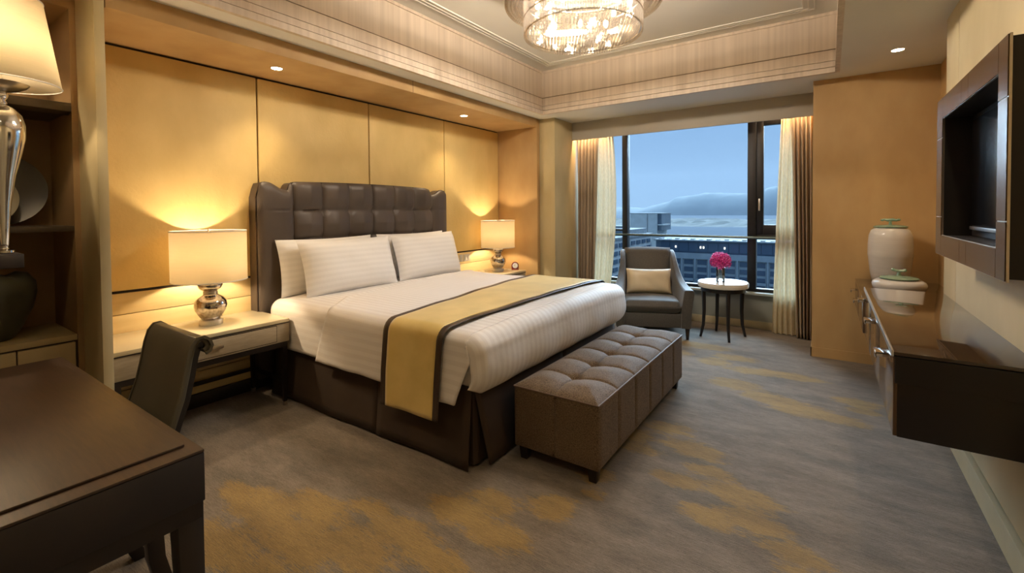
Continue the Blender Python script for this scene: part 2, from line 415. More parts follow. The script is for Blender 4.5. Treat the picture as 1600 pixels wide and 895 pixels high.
# ceiling: ring soffit and coffer
CX0, CX1, CY0, CY1 = -2.915, .062, 1.05, 4.895
cg = G().box(-3.92, CX0, YN, 6.1, SOF, 2.70).box(CX1, .95, YN, 6.1, SOF, 2.70).box(CX0, CX1, CY1, 6.1, SOF, 2.70).box(CX0, CX1, YN, CY0, SOF, 2.70)
cl = struct('ceiling', cg, 'ceiling', 'painted ceiling with a deep central coffer')
box(CX0-.3, CX1+.3, CY0-.3, CY1+.3, TOP, TOP+.1).build('coffer_top', 'ceiling', cl)
def ring(z0, z1, inset, mat, name, parent, o=.05):
    g = G()
    g.box(CX0-o, CX0+inset, CY0-o, CY1+o, z0, z1).box(CX1-inset, CX1+o, CY0-o, CY1+o, z0, z1)
    g.box(CX0+inset, CX1-inset, CY1-inset, CY1+o, z0, z1).box(CX0+inset, CX1-inset, CY0-o, CY0+inset, z0, z1)
    return g.build(name, mat, parent)
cof = thing('trim_2', 'striated beige frieze with stepped moulding around the ceiling coffer', None, (0, 0, 0)); cof['kind'] = 'structure'
ring(SOF+.012, 3.07, -.006, 'groove', 'groove_backing', cof)
ring(2.762, 3.055, .004, 'coffer', 'frieze_band', cof)
ring(3.055, TOP+.01, .016, 'coffer', 'top_moulding', cof)
ring(2.660, 2.752, .012, 'coffer', 'lower_band', cof)
ring(2.606, 2.652, .020, 'coffer', 'lower_band', cof)
ring(SOF-.002, 2.598, .030, 'coffer', 'lower_band', cof, o=.004)
for k, d in enumerate((.33, .36, .39)):
    g = G(); w = .012; z0 = TOP-.010
    X0, X1, Y0, Y1 = CX0+d, CX1-d, CY0+d, CY1-d
    if k == 0: X0, X1, Y0, Y1 = CX0+.17, CX1-.17, CY0+.17, CY1-.17
    if k == 1: X0, X1, Y0, Y1 = CX0+.21, CX1-.21, CY0+.21, CY1-.21
    if k == 2: X0, X1, Y0, Y1 = CX0+.25, CX1-.25, CY0+.25, CY1-.25
    g.box(X0, X0+w, Y0, Y1, z0, TOP+.01).box(X1-w, X1, Y0, Y1, z0, TOP+.01).box(X0, X1, Y0, Y0+w, z0, TOP+.01).box(X0, X1, Y1-w, Y1, z0, TOP+.01)
    g.build('ceiling_moulding', 'white_trim', cof, bevel=.003)
# far wall
wb = thing('wall_back', 'window wall at the far end of the room', None, (0, 0, 0)); wb['kind'] = 'structure'
box(-3.0, 0, 5.97, 6.12, 0, .42).build('under_window_wall', 'under_window', wb)
box(-3.0, 0, 5.97, 6.12, 2.46, SOF+.05).build('lintel', 'grey_paint', wb)
struct('window_sill', box(-2.868, -.132, 5.88, 6.0, .395, .425), 'sill', 'grey stone window sill', bevel=.004)
struct('trim_3', box(-2.868, -.132, 5.60, 5.625, 2.323, SOF), 'grey_paint', 'grey pelmet hiding the curtain tracks', bevel=.002)
struct('baseboard_back', box(-2.868, -.132, 5.945, 5.97, 0, .085), 'base_wood', 'pale baseboard below the window', bevel=.003)
struct('wall_end', G().box(-.13, .90, 5.12, 6.12, 0, SOF+.05), 'gold_wall', 'golden brown wall right of the window')
struct('baseboard_end', G().box(-.138, .745, 5.112, 5.12, 0, .088).box(-.138, -.13, 5.112, 5.95, 0, .088), 'gold_wall', 'golden baseboard of the wall right of the window')
# right wall
wr = struct('wall_right', G().box(.745, .9, 3.95, 5.12, 0, SOF+.05).box(.62, .9, YN, 3.95, 0, SOF+.05), 'gold_wall', 'pale golden wall behind the television')
for a, b in ((-2.6, -.60), (-.596, .77), (.774, 2.14), (2.144, 3.618), (3.625, 3.95)):
    box(.60, .625, a, b, .13, SOF).build('wall_panel', 'pale_wall', wr, bevel=.002)
struct('baseboard_right', box(.578, .625, YN, 3.952, 0, .125), 'base_wood', 'pale baseboard under the television wall', bevel=.003)
struct('wall_near', box(-4.0, .95, YN-.12, YN, 0, SOF+.05), 'gold_wall', 'wall behind the viewer')

# window
win = thing('window_1', 'wide black framed window with one casement at right', None, (-1.5, 5.99, .42)); win['kind'] = 'structure'
F0, F1 = 5.955, 6.035
def fr(x0, x1, z0, z1, y0=F0, y1=F1): return box(x0, x1, y0, y1, z0, z1)
fr(-2.87, -.13, .425, .462).build('frame_rail', 'black_frame', win, bevel=.003)
fr(-2.87, -.13, 2.40, 2.46).build('frame_rail', 'black_frame', win, bevel=.003)
fr(-2.292, -2.222, .46, 2.40, 5.93, 6.035).build('mullion', 'black_frame', win, bevel=.004)
fr(-.782, -.692, .46, 2.40, 5.93, 6.035).build('mullion', 'black_frame', win, bevel=.004)
fr(-2.87, -2.29, 1.10, 1.128).build('transom', 'black_frame', win, bevel=.003)
fr(-.692, -.13, 1.03, 1.09).build('transom', 'black_frame', win, bevel=.003)
sash = G().box(-.69, -.62, 5.945, 6.01, 1.09, 2.40).box(-.20, -.135, 5.945, 6.01, 1.09, 2.40).box(-.62, -.20, 5.945, 6.01, 1.09, 1.20).box(-.62, -.20, 5.945, 6.01, 2.33, 2.40).build('casement_sash', 'black_frame', win, bevel=.004)
box(-.668, -.648, 5.915, 5.945, 1.36, 1.50).build('handle', 'steel', sash, bevel=.006)
for x0, x1, z0, z1 in ((-2.87, -2.292, .462, 1.10), (-2.87, -2.292, 1.128, 2.40), (-2.222, -.782, .462, 2.40), (-.692, -.13, .462, 1.03), (-.62, -.20, 1.20, 2.33)):
    box(x0, x1, 5.993, 5.997, z0, z1).build('pane', 'pane', win)
tag(G().tube([(-2.86, 5.90, 1.055), (-.14, 5.90, 1.055)], .016, 10).build('safety_rail', 'railing', None, smooth=True), 'grey safety rail running across the window', 'railing')

# ------------------------------------------------------------------ BED
BY0, BY1 = 1.82, 3.86
bed = thing('bed', 'king size bed with tufted headboard and dark skirted base', 'bed', (-2.5, 2.84, 0))
# base with skirt
box(-3.52, -1.56, 1.88, 3.80, .02, .44).build('bed_base', 'skirt', bed)
def skirt_panel(p0, p1, nrm, name='skirt_panel', slant=0):
    g = G(); L = (Vector(p1)-Vector(p0)).length; n = max(6, int(L/.05))
    def fn(u, v):
        p = Vector(p0).lerp(Vector(p1), u); p.y += slant*(1-v)*(1-u); fl = (1-v)*.045 + .006*math.sin(u*L*9+1.3)*(1-v)
        q = p + Vector(nrm)*fl; return (q.x, q.y, .012+v*.45)
    g.grid(fn, n, 8); return g.build(name, 'skirt', bed, smooth=True, solid=.006)
skirt_panel((-3.50, 1.872, 0), (-2.30, 1.872, 0), (0, -1, 0))
skirt_panel((-2.295, 1.868, 0), (-1.560, 1.868, 0), (.05, -.8, 0))
skirt_panel((-1.548, 1.872, 0), (-1.548, 2.85, 0), (1, 0, 0), slant=.075)
skirt_panel((-1.548, 2.855, 0), (-1.548, 3.80, 0), (1, 0, 0))
skirt_panel((-3.50, 3.808, 0), (-1.60, 3.808, 0), (0, 1, 0))
# inverted pleat recessed at the corner
g = G(); g.grid(lambda u, v: (-1.585+.030*u, 1.885+.030*u*0+.045*u*u, .012+.45*v), 4, 6)
g.build('skirt_pleat', 'skirt', bed, smooth=True, solid=.006)
# mattress (sheeted): lofted rounded slab
def slab(x0, x1, y0, y1, z0, z1, r, bul=.0, nx=40, ny=40, dome=0.0):
    """rounded cushion slab as closed superellipse shell, uv = y"""
    g = G(); N = 64
    secs = []
    prof = [(0, 0)]
    K = 8
    rings = []
    for k in range(K+1):
        a = -PI/2 + PI*k/K
        rings.append((r*(1-math.cos(a)), z0+r+(r*math.sin(a)) if k <= K/2 else z1-r+r*math.sin(a)))
    ring_pts = []
    def outline(ins):
        pts = []; X0, X1, Y0, Y1 = x0+ins, x1-ins, y0+ins, y1-ins; rr = max(.012, .09-ins)
        for cx, cy, a0 in ((X1-rr, Y1-rr, 0), (X0+rr, Y1-rr, PI/2), (X0+rr, Y0+rr, PI), (X1-rr, Y0+rr, 3*PI/2)):
            for i in range(9):
                a = a0+PI/2*i/8; pts.append((cx+rr*math.cos(a), cy+rr*math.sin(a)))
        return pts
    for ins, z in rings:
        ring_pts.append([(x, y, z) for x, y in outline(ins)])
    g.loft(ring_pts, cap=True)
    return g
mt = slab(-3.50, -1.475, 1.835, 3.845, .44, .715, .06).build('mattress', 'pillow', bed, smooth=True)
# uv for mattress (y)
def uv_world(o, axis=1, axis2=0):
    me = o.data; ul = me.uv_layers.get('UVMap') or me.uv_layers.new(name='UVMap')
    for p in me.polygons:
        for li in p.loop_indices:
            c = me.vertices[me.loops[li].vertex_index].co; ul.data[li].uv = (c[axis], c[axis2])
uv_world(mt, 1)

def path_len(P):
    L = [0]
    for a, b in zip(P, P[1:]): L.append(L[-1]+math.hypot(b[0]-a[0], b[1]-a[1]))
    return L
def sample(P, L, s):
    s = max(0, min(L[-1], s))
    for i in range(len(L)-1):
        if s <= L[i+1]:
            t = (s-L[i])/max(1e-9, L[i+1]-L[i]); return (P[i][0]+(P[i+1][0]-P[i][0])*t, P[i][1]+(P[i+1][1]-P[i][1])*t)
    return P[-1]
def cross_y(off, zb0, zb1, flare=.02):
    """section across the bed: (y, z) from near hem over the top to the far hem"""
    y0, y1 = BY0-off, BY1+off; zt = .722+off; r = .085; P = [(y0-flare, zb0), (y0-flare*.6, (zb0+zt)/2-.05), (y0, zt-r)]
    for k in range(1, 9):
        a = PI-PI/2*k/8; P.append((y0+r+r*math.cos(a), zt-r+r*math.sin(a)))
    n = 26
    for k in range(1, n):
        t = k/n; P.append((y0+r+(y1-y0-2*r)*t, zt+.020*math.sin(PI*t)**.6))
    for k in range(0, 9):
        a = PI/2-PI/2*k/8; P.append((y1-r+r*math.cos(a), zt-r+r*math.sin(a)))
    P += [(y1+flare*.6, (zb1+zt)/2-.05), (y1+flare, zb1)]
    return P
def draped(x0f, x1f, off, zb0f, zb1, name, mat, nu=60, nv=110, wave=.006, thick=.004, flare=.02, uvx=False, parent=None, head_roll=0):
    """cloth across the bed; x0f/x1f give the two long edges as functions of v (0 near hem .. 1 far hem)"""
    g = G()
    cache = {}
    def fn(u, v):
        zb = zb0f(u)
        key = round(u, 5)
        if key not in cache:
            P = cross_y(off, zb, zb1, flare); cache[key] = (P, path_len(P))
        P, L = cache[key]; y, z = sample(P, L, v*L[-1])
        x = x0f(v)+(x1f(v)-x0f(v))*u
        hang = max(0, (BY0+.02-y)/.04); hang = min(1, hang)*min(1, max(0, (.70-z)/.25))
        y -= hang*wave*(1.0+math.sin(x*11+.6)+.5*math.sin(x*23))
        if z > .68: z += .0025*math.sin(x*9+y*3)+.002*math.sin(y*13+x*4)
        return (x, y, z)
    g.grid(fn, nu, nv, lambda u, v: (v*(path_len(cross_y(off, zb0f(u), zb1))[-1]), u))
    return g.build(name, mat, parent, smooth=True, solid=thick, fixn=True, ang=70)
def lerp_edge(pts):
    def f(v):
        for (a, xa), (b, xb) in zip(pts, pts[1:]):
            if v <= b: return xa+(xb-xa)*(v-a)/(b-a)
        return pts[-1][1]
    return f
# sheet at the head (hangs at the side)
draped(lambda v: -3.48, lambda v: -2.70, .004, lambda u: .385, .42, 'bed_sheet', 'linen', 24, 110, .001, flare=.001, parent=bed)
# headboard
def hb_top(y):
    pts = [(1.778, 1.50), (1.783, 1.535), (1.795, 1.56), (1.797, 1.59), (1.812, 1.611), (1.85, 1.618), (1.89, 1.612), (1.93, 1.59), (1.975, 1.565), (2.015, 1.560), (2.035, 1.572), (2.037, 1.60), (2.06, 1.622), (2.10, 1.628)]
    yy = y if y < 2.829 else 5.658-y
    if yy >= 2.10: return 1.628+.012*(1-((2.829-yy)/.73)**2)
    for (a, za), (b, zb) in zip(pts, pts[1:]):
        if yy <= b: return za+(zb-za)*max(0, (yy-a))/(b-a)
    return 1.628
HS = [2.067+.2635*k for k in range(7)]; HR = [1.40, 1.165, .93, .70]
def hb_disp(y, z):
    d = .0
    # edges
    e_ = min(y-1.778, 3.88-y, hb_top(y)-z); d += .028*(1-math.exp(-max(0, e_)/.022))
    if HS[0]-.001 <= y <= HS[-1]+.001:
        k = (y-HS[0])/.2635; fy = abs(k-round(k))*.2635
        zz = (1.40-z)/.235; fz = abs(zz-round(zz))*.235
        top_band = z > 1.42
        node = math.hypot(fy, fz) if not top_band else math.hypot(fy, z-1.40)
        d -= .010*math.exp(-fy/.005)
        if not top_band: d -= .009*math.exp(-fz/.005)
        d += .036*(min(fy/.13, 1)**.55)*(1 if top_band else min(fz/.115, 1)**.5)*(1 if not top_band else min(1, max(0, (z-1.40)/.1))**.5)
        d -= .018*math.exp(-(node/.03)**2)
    else:
        yy = min(abs(y-HS[0]), abs(y-HS[-1]))
        d -= .006*math.exp(-yy/.006); d -= .004*math.exp(-abs(z-1.40)/.004)
        d += .020*min(1, yy/.08)**.5
    return d
g = G(); ys = []
NYH = 210
def hy(u): return 1.778+2.102*u
ylist = sorted(set([round(hy(i/NYH), 5) for i in range(NYH+1)]))
def hfn(u, v):
    y = hy(u); zt = hb_top(y); z = .32+(zt-.32)*v
    return (-3.60+hb_disp(y, z), y, z)
g.grid(hfn, NYH, 130)
hb = g.build('headboard', 'headboard', bed, smooth=True, fixn=True, ang=80)
# back board + edge
g = G(); N = 120; front = []; back = []
pts = [(1.778, .10)]+[(hy(i/N), hb_top(hy(i/N))) for i in range(N+1)]+[(3.88, .10)]
g.prism(pts, 0, -3.699, -3.600)
g.build('headboard_back', 'headboard', bed, smooth=True, ang=40)
gp = G().tube([(-3.598, y, z) for y, z in [(1.778, .34)]+[(hy(i/N), hb_top(hy(i/N))) for i in range(N+1)]+[(3.88, .34)]], .006, 6)
gp.build('headboard_piping', 'headpipe', bed, smooth=True)
for y in HS:
    for z in HR[:3]:
        G().lathe([(0, 0), (.009, .001), (.011, .004), (.008, .008), (0, .010)], n=10).xf(Matrix.Translation((-3.60+hb_disp(y, z)-.001, y, z)) @ Matrix.Rotation(PI/2, 4, 'Y')).build('button', 'headpipe', bed, smooth=True)

# duvet
def duvet():
    g = G(); off = .016; r = .10; foot = -1.452
    cr = cross_y(off, .372, .42, .022); L = path_len(cr); LT = L[-1]
    fold = lerp_edge([(0, -2.86), (.12, -2.76), (.16, -2.80), (.24, -2.97), (.45, -3.08), (.85, -3.20), (1, -3.20)])
    zt = .722+off; y0, y1 = BY0-off, BY1+off
    def wob(x, y, z):
        return z+(.003*math.sin(x*8+y*2.2)+.0025*math.sin(y*11-x*5) if z > .68 else 0)
    # top and side hangs; the foot-end edge retreats down the near side
    def fn(u, v):
        y, z = sample(cr, L, v*LT)
        drop = max(0, zt-z)
        lead = foot-r                                   # where the top starts to round over the foot
        side = min(1, max(0, (zt-.03-z)/.10))             # 0 on top, 1 on the vertical side
        xe = lead+side*(r-.022)-.135*min(1, max(0, (.70-z)/.33))
        f0 = fold(v); x = f0+(xe-f0)*u
        z += .010*math.exp(-((x-f0-.03)/.03)**2) if z > .66 else 0
        w = min(1, max(0, (.70-z)/.25))
        if y < BY0+.1: y -= w*.007*(1+math.sin(x*10+2)+.4*math.sin(x*27))
        if z < .4: z += .010*math.sin(x*4.3)
        return (x, y, wob(x, y, z))
    g.grid(fn, 80, 130, lambda u, v: (v*LT, u*1.5))
    # foot drop: rounds over the end, tapered round ends at the two corners
    def section(t):
        """profile over the foot: distance beyond the lead line and drop"""
        tot = r*PI/2+.215; s_ = t*tot
        if s_ < r*PI/2: a = s_/r; return r*math.sin(a), r*(1-math.cos(a))
        k = (s_-r*PI/2)/.215
        return r+.012*math.sin(k*PI)-.045*k**5, r+.215*k
    def ff(u, v):
        dx, dz = section(u)
        s0 = L[2]; s1 = L[-3]                            # from one upper side edge to the other
        y, z = sample(cr, L, s0+(s1-s0)*v)
        c = min(1, max(0, (zt-z)/r))                      # 0 on top .. 1 at the side edge
        dmax = r+.215; ex = dx; zz = z-dz*(dmax-(zt-z))/dmax
        yy = y
        # round the vertical corner
        d0, d1 = y-y0, y1-y; rc = .07
        k0 = max(0, 1-min(d0, d1)/rc)
        ex -= (1-math.sqrt(max(0, 1-k0*k0)))*rc*min(1, dx/r)*.9; zz += .035*k0*max(0, u-.6)/.4
        puff = math.sin(PI*min(1, u*1.05))*.010
        x = foot-r+ex+.003*math.sin(y*16)*u
        return (x, yy, wob(x, yy, zz))
    s0, s1 = L[2], L[-3]
    g.grid(ff, 30, 120, lambda u, v: (s0+(s1-s0)*v, 1.5+u*.4))
    return g.build('duvet', 'linen', bed, smooth=True, solid=.010, fixn=True, ang=70)
duvet()
# runner: gold with brown borders, lies on the bed -> own thing
run = thing('bed_runner', 'gold silk runner with dark brown borders lying across the foot of the bed', 'runner', (-1.95, 2.84, .74))
eL = lerp_edge([(0, -2.155), (.2, -2.16), (.35, -2.18), (.8, -2.37), (1, -2.38)])
eR = lerp_edge([(0, -1.70), (.2, -1.685), (.8, -1.66), (1, -1.66)])
bw = .042
draped(lambda v: eL(v)+bw, lambda v: eR(v)-bw, .036, lambda u: .262, .30, 'runner_cloth', 'runner', 20, 120, .004, .004, .024, parent=run)
draped(eL, lambda v: eL(v)+bw, .036, lambda u: .262, .30, 'runner_border', 'runner_edge', 3, 120, .004, .004, .024, parent=run)
draped(lambda v: eR(v)-bw, eR, .036, lambda u: .262, .30, 'runner_border', 'runner_edge', 3, 120, .004, .004, .024, parent=run)

# pillows
def pillow_geo(w, h, t, freq=1.0):
    g = G(); n = 28
    def P(u, v, sgn):
        a, b = 2*u-1, 2*v-1
        x = w/2*a*(1-.045*(1-b*b)); z = h/2*b*(1-.06*(1-a*a))
        th = t/2*max(0, (1-a**4))**.55*max(0, (1-b**4))**.55
        th += .003*math.sin(a*7+b*4)*(1-a*a)*(1-b*b)
        return (x, sgn*th, z+h/2)
    g.grid(lambda u, v: P(u, v, 1), n, n, lambda u, v: (v*h, u*w))
    g.grid(lambda u, v: P(u, v, -1), n, n, lambda u, v: (v*h, u*w))
    return g
def pillow(name, label, x, y, z, lean, w=.92, h=.47, t=.17, rz=0, mat='pillow', cat='pillow', group=None):
    g = pillow_geo(w, h, t)
    # local x -> world y, local -y -> world +x
    m = Matrix.Translation((x, y, z)) @ Matrix.Rotation(rz, 4, 'Z') @ Matrix.Rotation(-lean, 4, 'Y') @ Matrix.Rotation(PI/2, 4, 'Z')
    g.xf(m); o = g.build(name, mat, None, smooth=True, fixn=True, ang=80)
    # origin at the pillow's base
    for vv in o.data.vertices: vv.co -= Vector((x, y, z))
    o.location = (x, y, z)
    return tag(o, label, cat, group)
pillow('pillow', 'white striped pillow at the front, on the side of the near lamp', -3.25, 2.42, .722, math.radians(17), .90, .46, .20, group='bed pillows')
pillow('pillow', 'white striped pillow at the front, beside the far bedside lamp', -3.27, 3.34, .728, math.radians(17), .88, .46, .20, rz=.02, group='bed pillows')
pillow('pillow', 'white pillow behind the nearer front pillow, showing only its left edge', -3.445, 2.33, .728, math.radians(10), .90, .45, .13, group='bed pillows')
pillow('pillow', 'white pillow behind the farther front pillow, mostly hidden', -3.45, 3.30, .728, math.radians(10), .90, .45, .13, group='bed pillows')

# ------------------------------------------------------------------ BENCH
bench = thing('bench', 'long brown tufted upholstered bench at the foot of the bed', 'bench', (-1.18, 2.88, 0))
bx0, bx1, by0, by1 = -1.440, -.935, 2.095, 3.665; SEG = (by1-by0)/6
def bench_top():
    g = G()
    def h(x, y):
        e_ = min(x-bx0, bx1-x, y-by0, by1-y)
        z = .405+.028*(1-math.exp(-max(0, e_)/.025))
        k = (y-by0)/SEG; fy = abs(k-round(k))*SEG
        xm = (bx0+bx1)/2; fx = abs(x-xm)
        edge_seam = min(y-by0, by1-y) < .03
        if not edge_seam:
            z -= .010*math.exp(-fy/.007); z -= .0
            node = math.hypot(fy, fx)
            if .5 < k < 5.5: z -= .030*math.exp(-(node/.032)**2)+.010*math.exp(-(node/.09)**2)
        z -= .008*math.exp(-fx/.006)
        z += .022*(min(1, fy/.12)**.55)*(min(1, fx/.12)**.5)*min(1, e_/.10)
        return z
    g.grid(lambda u, v: (bx0+(bx1-bx0)*u, by0+(by1-by0)*v, h(bx0+(bx1-bx0)*u, by0+(by1-by0)*v)), 72, 220)
    return g.build('seat_pad', 'bench', bench, smooth=True, ang=80)
bench_top()
box(bx0+.004, bx1-.004, by0+.004, by1-.004, .075, .405).build('bench_body', 'bench', bench, bevel=.006)
for k in range(6):   # upholstered side panels
    y0, y1 = by0+SEG*k, by0+SEG*(k+1)
    for xs, sgn in ((bx1, 1), (bx0, -1)):
        g = G(); g.grid(lambda u, v: (xs+sgn*(-.004+.009*min(1, (min(u, 1-u)*SEG/.02))**.5*min(1, (min(v, 1-v)*.33/.02))**.5), y0+.0015+(SEG-.003)*u, .078+.327*v), 14, 14)
        g.build('side_panel', 'bench', bench, smooth=True, ang=80)
for ye, sgn in ((by0, -1), (by1, 1)):
    for k in range(2):
        x0 = bx0+(bx1-bx0)/2*k; w = (bx1-bx0)/2
        g = G(); g.grid(lambda u, v: (x0+.001+(w-.002)*u, ye+sgn*(-.004+.009*min(1, (min(u, 1-u)*w/.02))**.5*min(1, (min(v, 1-v)*.33/.02))**.5), .078+.327*v), 14, 14)
        g.build('side_panel', 'bench', bench, smooth=True, ang=80)
G().tube([(bx0, by0, .407), (bx1, by0, .407), (bx1, by1, .407), (bx0, by1, .407), (bx0, by0, .407)], .0055, 6).build('piping', 'bench_pipe', bench, smooth=True)
for k in range(1, 6):
    G().lathe([(.012, 0), (.010, .006), (0, .008)], ((bx0+bx1)/2, by0+SEG*k, .390), 10).build('button', 'bench', bench, smooth=True)
for x in (bx0+.045, bx1-.045):
    for y in (by0+.045, by1-.045):
        g = G(); a, b = .027, .020
        g.loft([[(x-b, y-b, 0), (x+b, y-b, 0), (x+b, y+b, 0), (x-b, y+b, 0)], [(x-a, y-a, .08), (x+a, y-a, .08), (x+a, y+a, .08), (x-a, y+a, .08)]])
        g.build('leg', 'leg_wood', bench, bevel=.002)

# ------------------------------------------------------------------ NIGHTSTANDS
def nightstand(y0, y1, label, near):
    ns = thing('nightstand', label, 'nightstand', (-3.45, (y0+y1)/2, 0), group='bedside tables')
    xf, xb = -3.19, -3.695
    box(xb, xf, y0, y1, .60, .625).build('table_top', 'ns_top', ns, bevel=.003)
    box(xb, xf+.001, y0+.001, y1-.001, .594, .6).build('top_trim', 'leg_wood', ns)
    box(xb, xf-.006, y0, y1, .462, .594).build('carcass', 'ns_front', ns, bevel=.002)
    w = y1-y0
    dw = (.40*w) if w > .9 else .8*w
    d0, d1 = (y1-.095-.90*(w-.20) if near else y0+.05), (y1-.095 if near else y1-.05)
    dg = G().box(xf-.006, xf-.0035, d0-.004, d1+.004, .472, .588).build('drawer_gap', 'leg_wood', ns)
    dr = box(xf-.02, xf, d0, d1, .476, .584).build('drawer', 'ns_front', ns, bevel=.002)
    ym = 1.318 if near else (d0+d1)/2
    G().box(xf, xf+.022, ym-.032, ym-.026, .528, .546).box(xf, xf+.022, ym+.026, ym+.032, .528, .546).box(xf+.018, xf+.024, ym-.032, ym+.032, .525, .549).build('handle', 'brass', dr, bevel=.001)
    box(xb+.01, xf-.012, y0+.01, y1-.012, .425, .462).build('apron', 'leg_wood', ns)
    for y in (y0+.03, y1-.03):
        for x in (xf-.028, xb+.028):
            g = G(); a, b = .017, .011
            g.loft([[(x-b, y-b, 0), (x+b, y-b, 0), (x+b, y+b, 0), (x-b, y+b, 0)], [(x-a, y-a, .43), (x+a, y-a, .43), (x+a, y+a, .43), (x-a, y+a, .43)]])
            lg = g.build('leg', 'leg_wood', ns)
            box(x-b-.001, x+b+.001, y-b-.001, y+b+.001, 0, .028).build('leg_cap', 'brass', lg)
    box(xb+.018, xb+.038, y0+.03, y1-.03, .165, .19).build('stretcher', 'leg_wood', ns)
    box(xf-.45, xf-.03, y1-.04, y1-.022, .165, .19).build('stretcher', 'leg_wood', ns)
    return ns
nightstand(.795, 1.798, 'long cream topped bedside table left of the bed, with one drawer', True)
nightstand(3.91, 4.93, 'cream topped bedside table in the far corner right of the bed', False)

# ------------------------------------------------------------------ BEDSIDE LAMPS
def bed_lamp(x, y, z, label, R, wob=1.0):
    lp = thing('table_lamp', label, 'lamp', (x, y, z), group='mercury glass bedside lamps')
    G().lathe([(.070, 0), (.070, .034), (.060, .036)], (x, y, z), 28).build('foot', 'steel', lp, bevel=.002, smooth=True)
    prof = [(.050, .033), (.058, .045), (.074, .068), (.091, .100), (.098, .130), (.093, .158), (.075, .182), (.050, .198), (.040, .206), (.039, .226), (.048, .234), (.065, .246), (.073, .266), (.068, .286), (.050, .300), (.025, .308), (.010, .310)]
    G().lathe(prof, (x, y, z), 40).build('glass_body', 'mercury', lp, smooth=True, ang=80)
    G().lathe([(.040, .204), (.0425, .207), (.0425, .224), (.040, .227)], (x, y, z), 28).build('collar', 'brass', lp, smooth=True)
    G().lathe([(.010, .345), (.010, .43), (.010, .44)], (x, y, z), 12).build('socket', 'brass', lp, smooth=True)
    z0, z1 = z+.302, z+.636
    sh = G().lathe([(R, z0-z), (R, z1-z)], (x, y, z), 56, cap=False).build('lamp_shade', 'shade', lp, smooth=True, solid=.003)
    for zz in (z0, z1):
        g = G(); g.tube([(x+R*math.cos(a*2*PI/48), y+R*math.sin(a*2*PI/48), zz) for a in range(49)], .0035, 6); g.build('shade_rim', 'white_trim', sh, smooth=True)
    g = G()
    for k in range(3):
        a = k*2*PI/3+.4; g.tube([(x, y, z1-.02), (x+(R-.002)*math.cos(a), y+(R-.002)*math.sin(a), z1-.012)], .002, 5)
    g.tube([(x, y, z+.46), (x, y, z1+.004)], .003, 6).lathe([(.010, z1-z-.004), (.012, z1-z+.004), (0, z1-z+.016)], (x, y, z), 12)
    g.build('shade_spider', 'brass', sh, smooth=True)
    G().lathe([(0, .37), (.014, .375), (.018, .39), (.015, .405), (0, .412)], (x, y, z), 16).build('bulb', 'bulb', lp, smooth=True)
    return lp
bed_lamp(-3.475, 1.405, .625, 'lit mercury glass table lamp on the near bedside table', .222)
bed_lamp(-3.43, 4.655, .625, 'lit mercury glass table lamp on the far bedside table by the clock', .212)
for (x, y) in ((-3.475, 1.405), (-3.43, 4.655)):
    add_light('bedside_bulb_light', 'POINT', (x, y, .625+.435), 12, WARM, .03)

# clock
ck = thing('desk_clock', 'small mahogany arched clock beside the far bedside lamp', 'clock', (-3.315, 4.868, .625), 0)
arc = [(-.034, 0), (.034, 0), (.034, .042)]+[(.034*math.cos(a*PI/12), .042+.034*math.sin(a*PI/12)) for a in range(1, 12)]+[(-.034, .042)]
face_dir = math.atan2(-4.868, 3.315)
mt_ = Matrix.Rotation(face_dir+PI/2, 4, 'Z') @ Matrix.Scale(1.35, 4)
def loc_clock(g): 
    return g.xf(mt_)
loc_clock(G().prism(arc, 1, -.010, .020)).build('case', 'clock_red', ck, bevel=.003, local=True)
loc_clock(G().prism([(.026*math.cos(a*PI/12), .043+.026*math.sin(a*PI/12)) for a in range(24)], 1, -.0135, -.008)).build('bezel', 'chrome', ck, smooth=True, local=True)
dial = loc_clock(G().prism([(.021*math.cos(a*PI/12), .043+.021*math.sin(a*PI/12)) for a in range(24)], 1, -.0145, -.012)).build('dial', 'clock_face', ck, local=True)
loc_clock(G().box(-.001, .001, -.016, -.0145, .043, .059).box(-.012, .0, -.016, -.0145, .042, .044)).build('hands', 'clock_ink', dial, local=True)
# switches
for y in (4.262, 4.338, 4.40):
    sw = thing('light_switch', {4.262: 'grey wall switch nearest the far pillow', 4.338: 'grey wall switch, middle of the row above the far bedside table', 4.40: 'grey wall switch nearest the far bedside lamp'}[y], 'switch', (-3.70, y, .80), group='switches by the bed')
    box(-3.704, -3.694, y-.030, y+.030, .765, .850).build('plate', 'switch', sw, bevel=.003)
    box(-3.694, -3.690, y-.016, y+.016, .780, .835).build('rocker', 'switch', sw, bevel=.001)

# ------------------------------------------------------------------ DESK
desk = thing('desk', 'dark espresso writing desk in the left foreground', 'desk', (-2.1, .1, 0))
dx0, dx1, dy0, dy1 = -2.82, -1.385, -.42, .537
box(dx0, dx1, dy0, dy1, .605, .737).build('desk_body', 'dark_side', desk, bevel=.003)
box(dx0, dx1, dy0, dy1, .7375, .745).build('rim', 'dark_wood', desk, bevel=.002)
box(dx0+.06, dx1-.056, dy0+.055, dy1-.026, .7455, .753).build('inset_top', 'dark_wood', desk, bevel=.0025)
box(dx0+.012, dx1-.006, dy0+.012, dy1-.006, .560, .604).build('lower_rail', 'dark_side', desk)
for x, sx_ in ((dx1-.008, -1), (dx0+.008, 1)):
    for y, sy_ in ((dy1-.002, -1), (dy0+.002, 1)):
        a, b = .062, .044
        g = G().loft([[(x, y, 0), (x+sx_*b, y, 0), (x+sx_*b, y+sy_*b, 0), (x, y+sy_*b, 0)], [(x, y, .603), (x+sx_*a, y, .603), (x+sx_*a, y+sy_*a, .603), (x, y+sy_*a, .603)]])
        g.build('leg', 'dark_side', desk, bevel=.002)

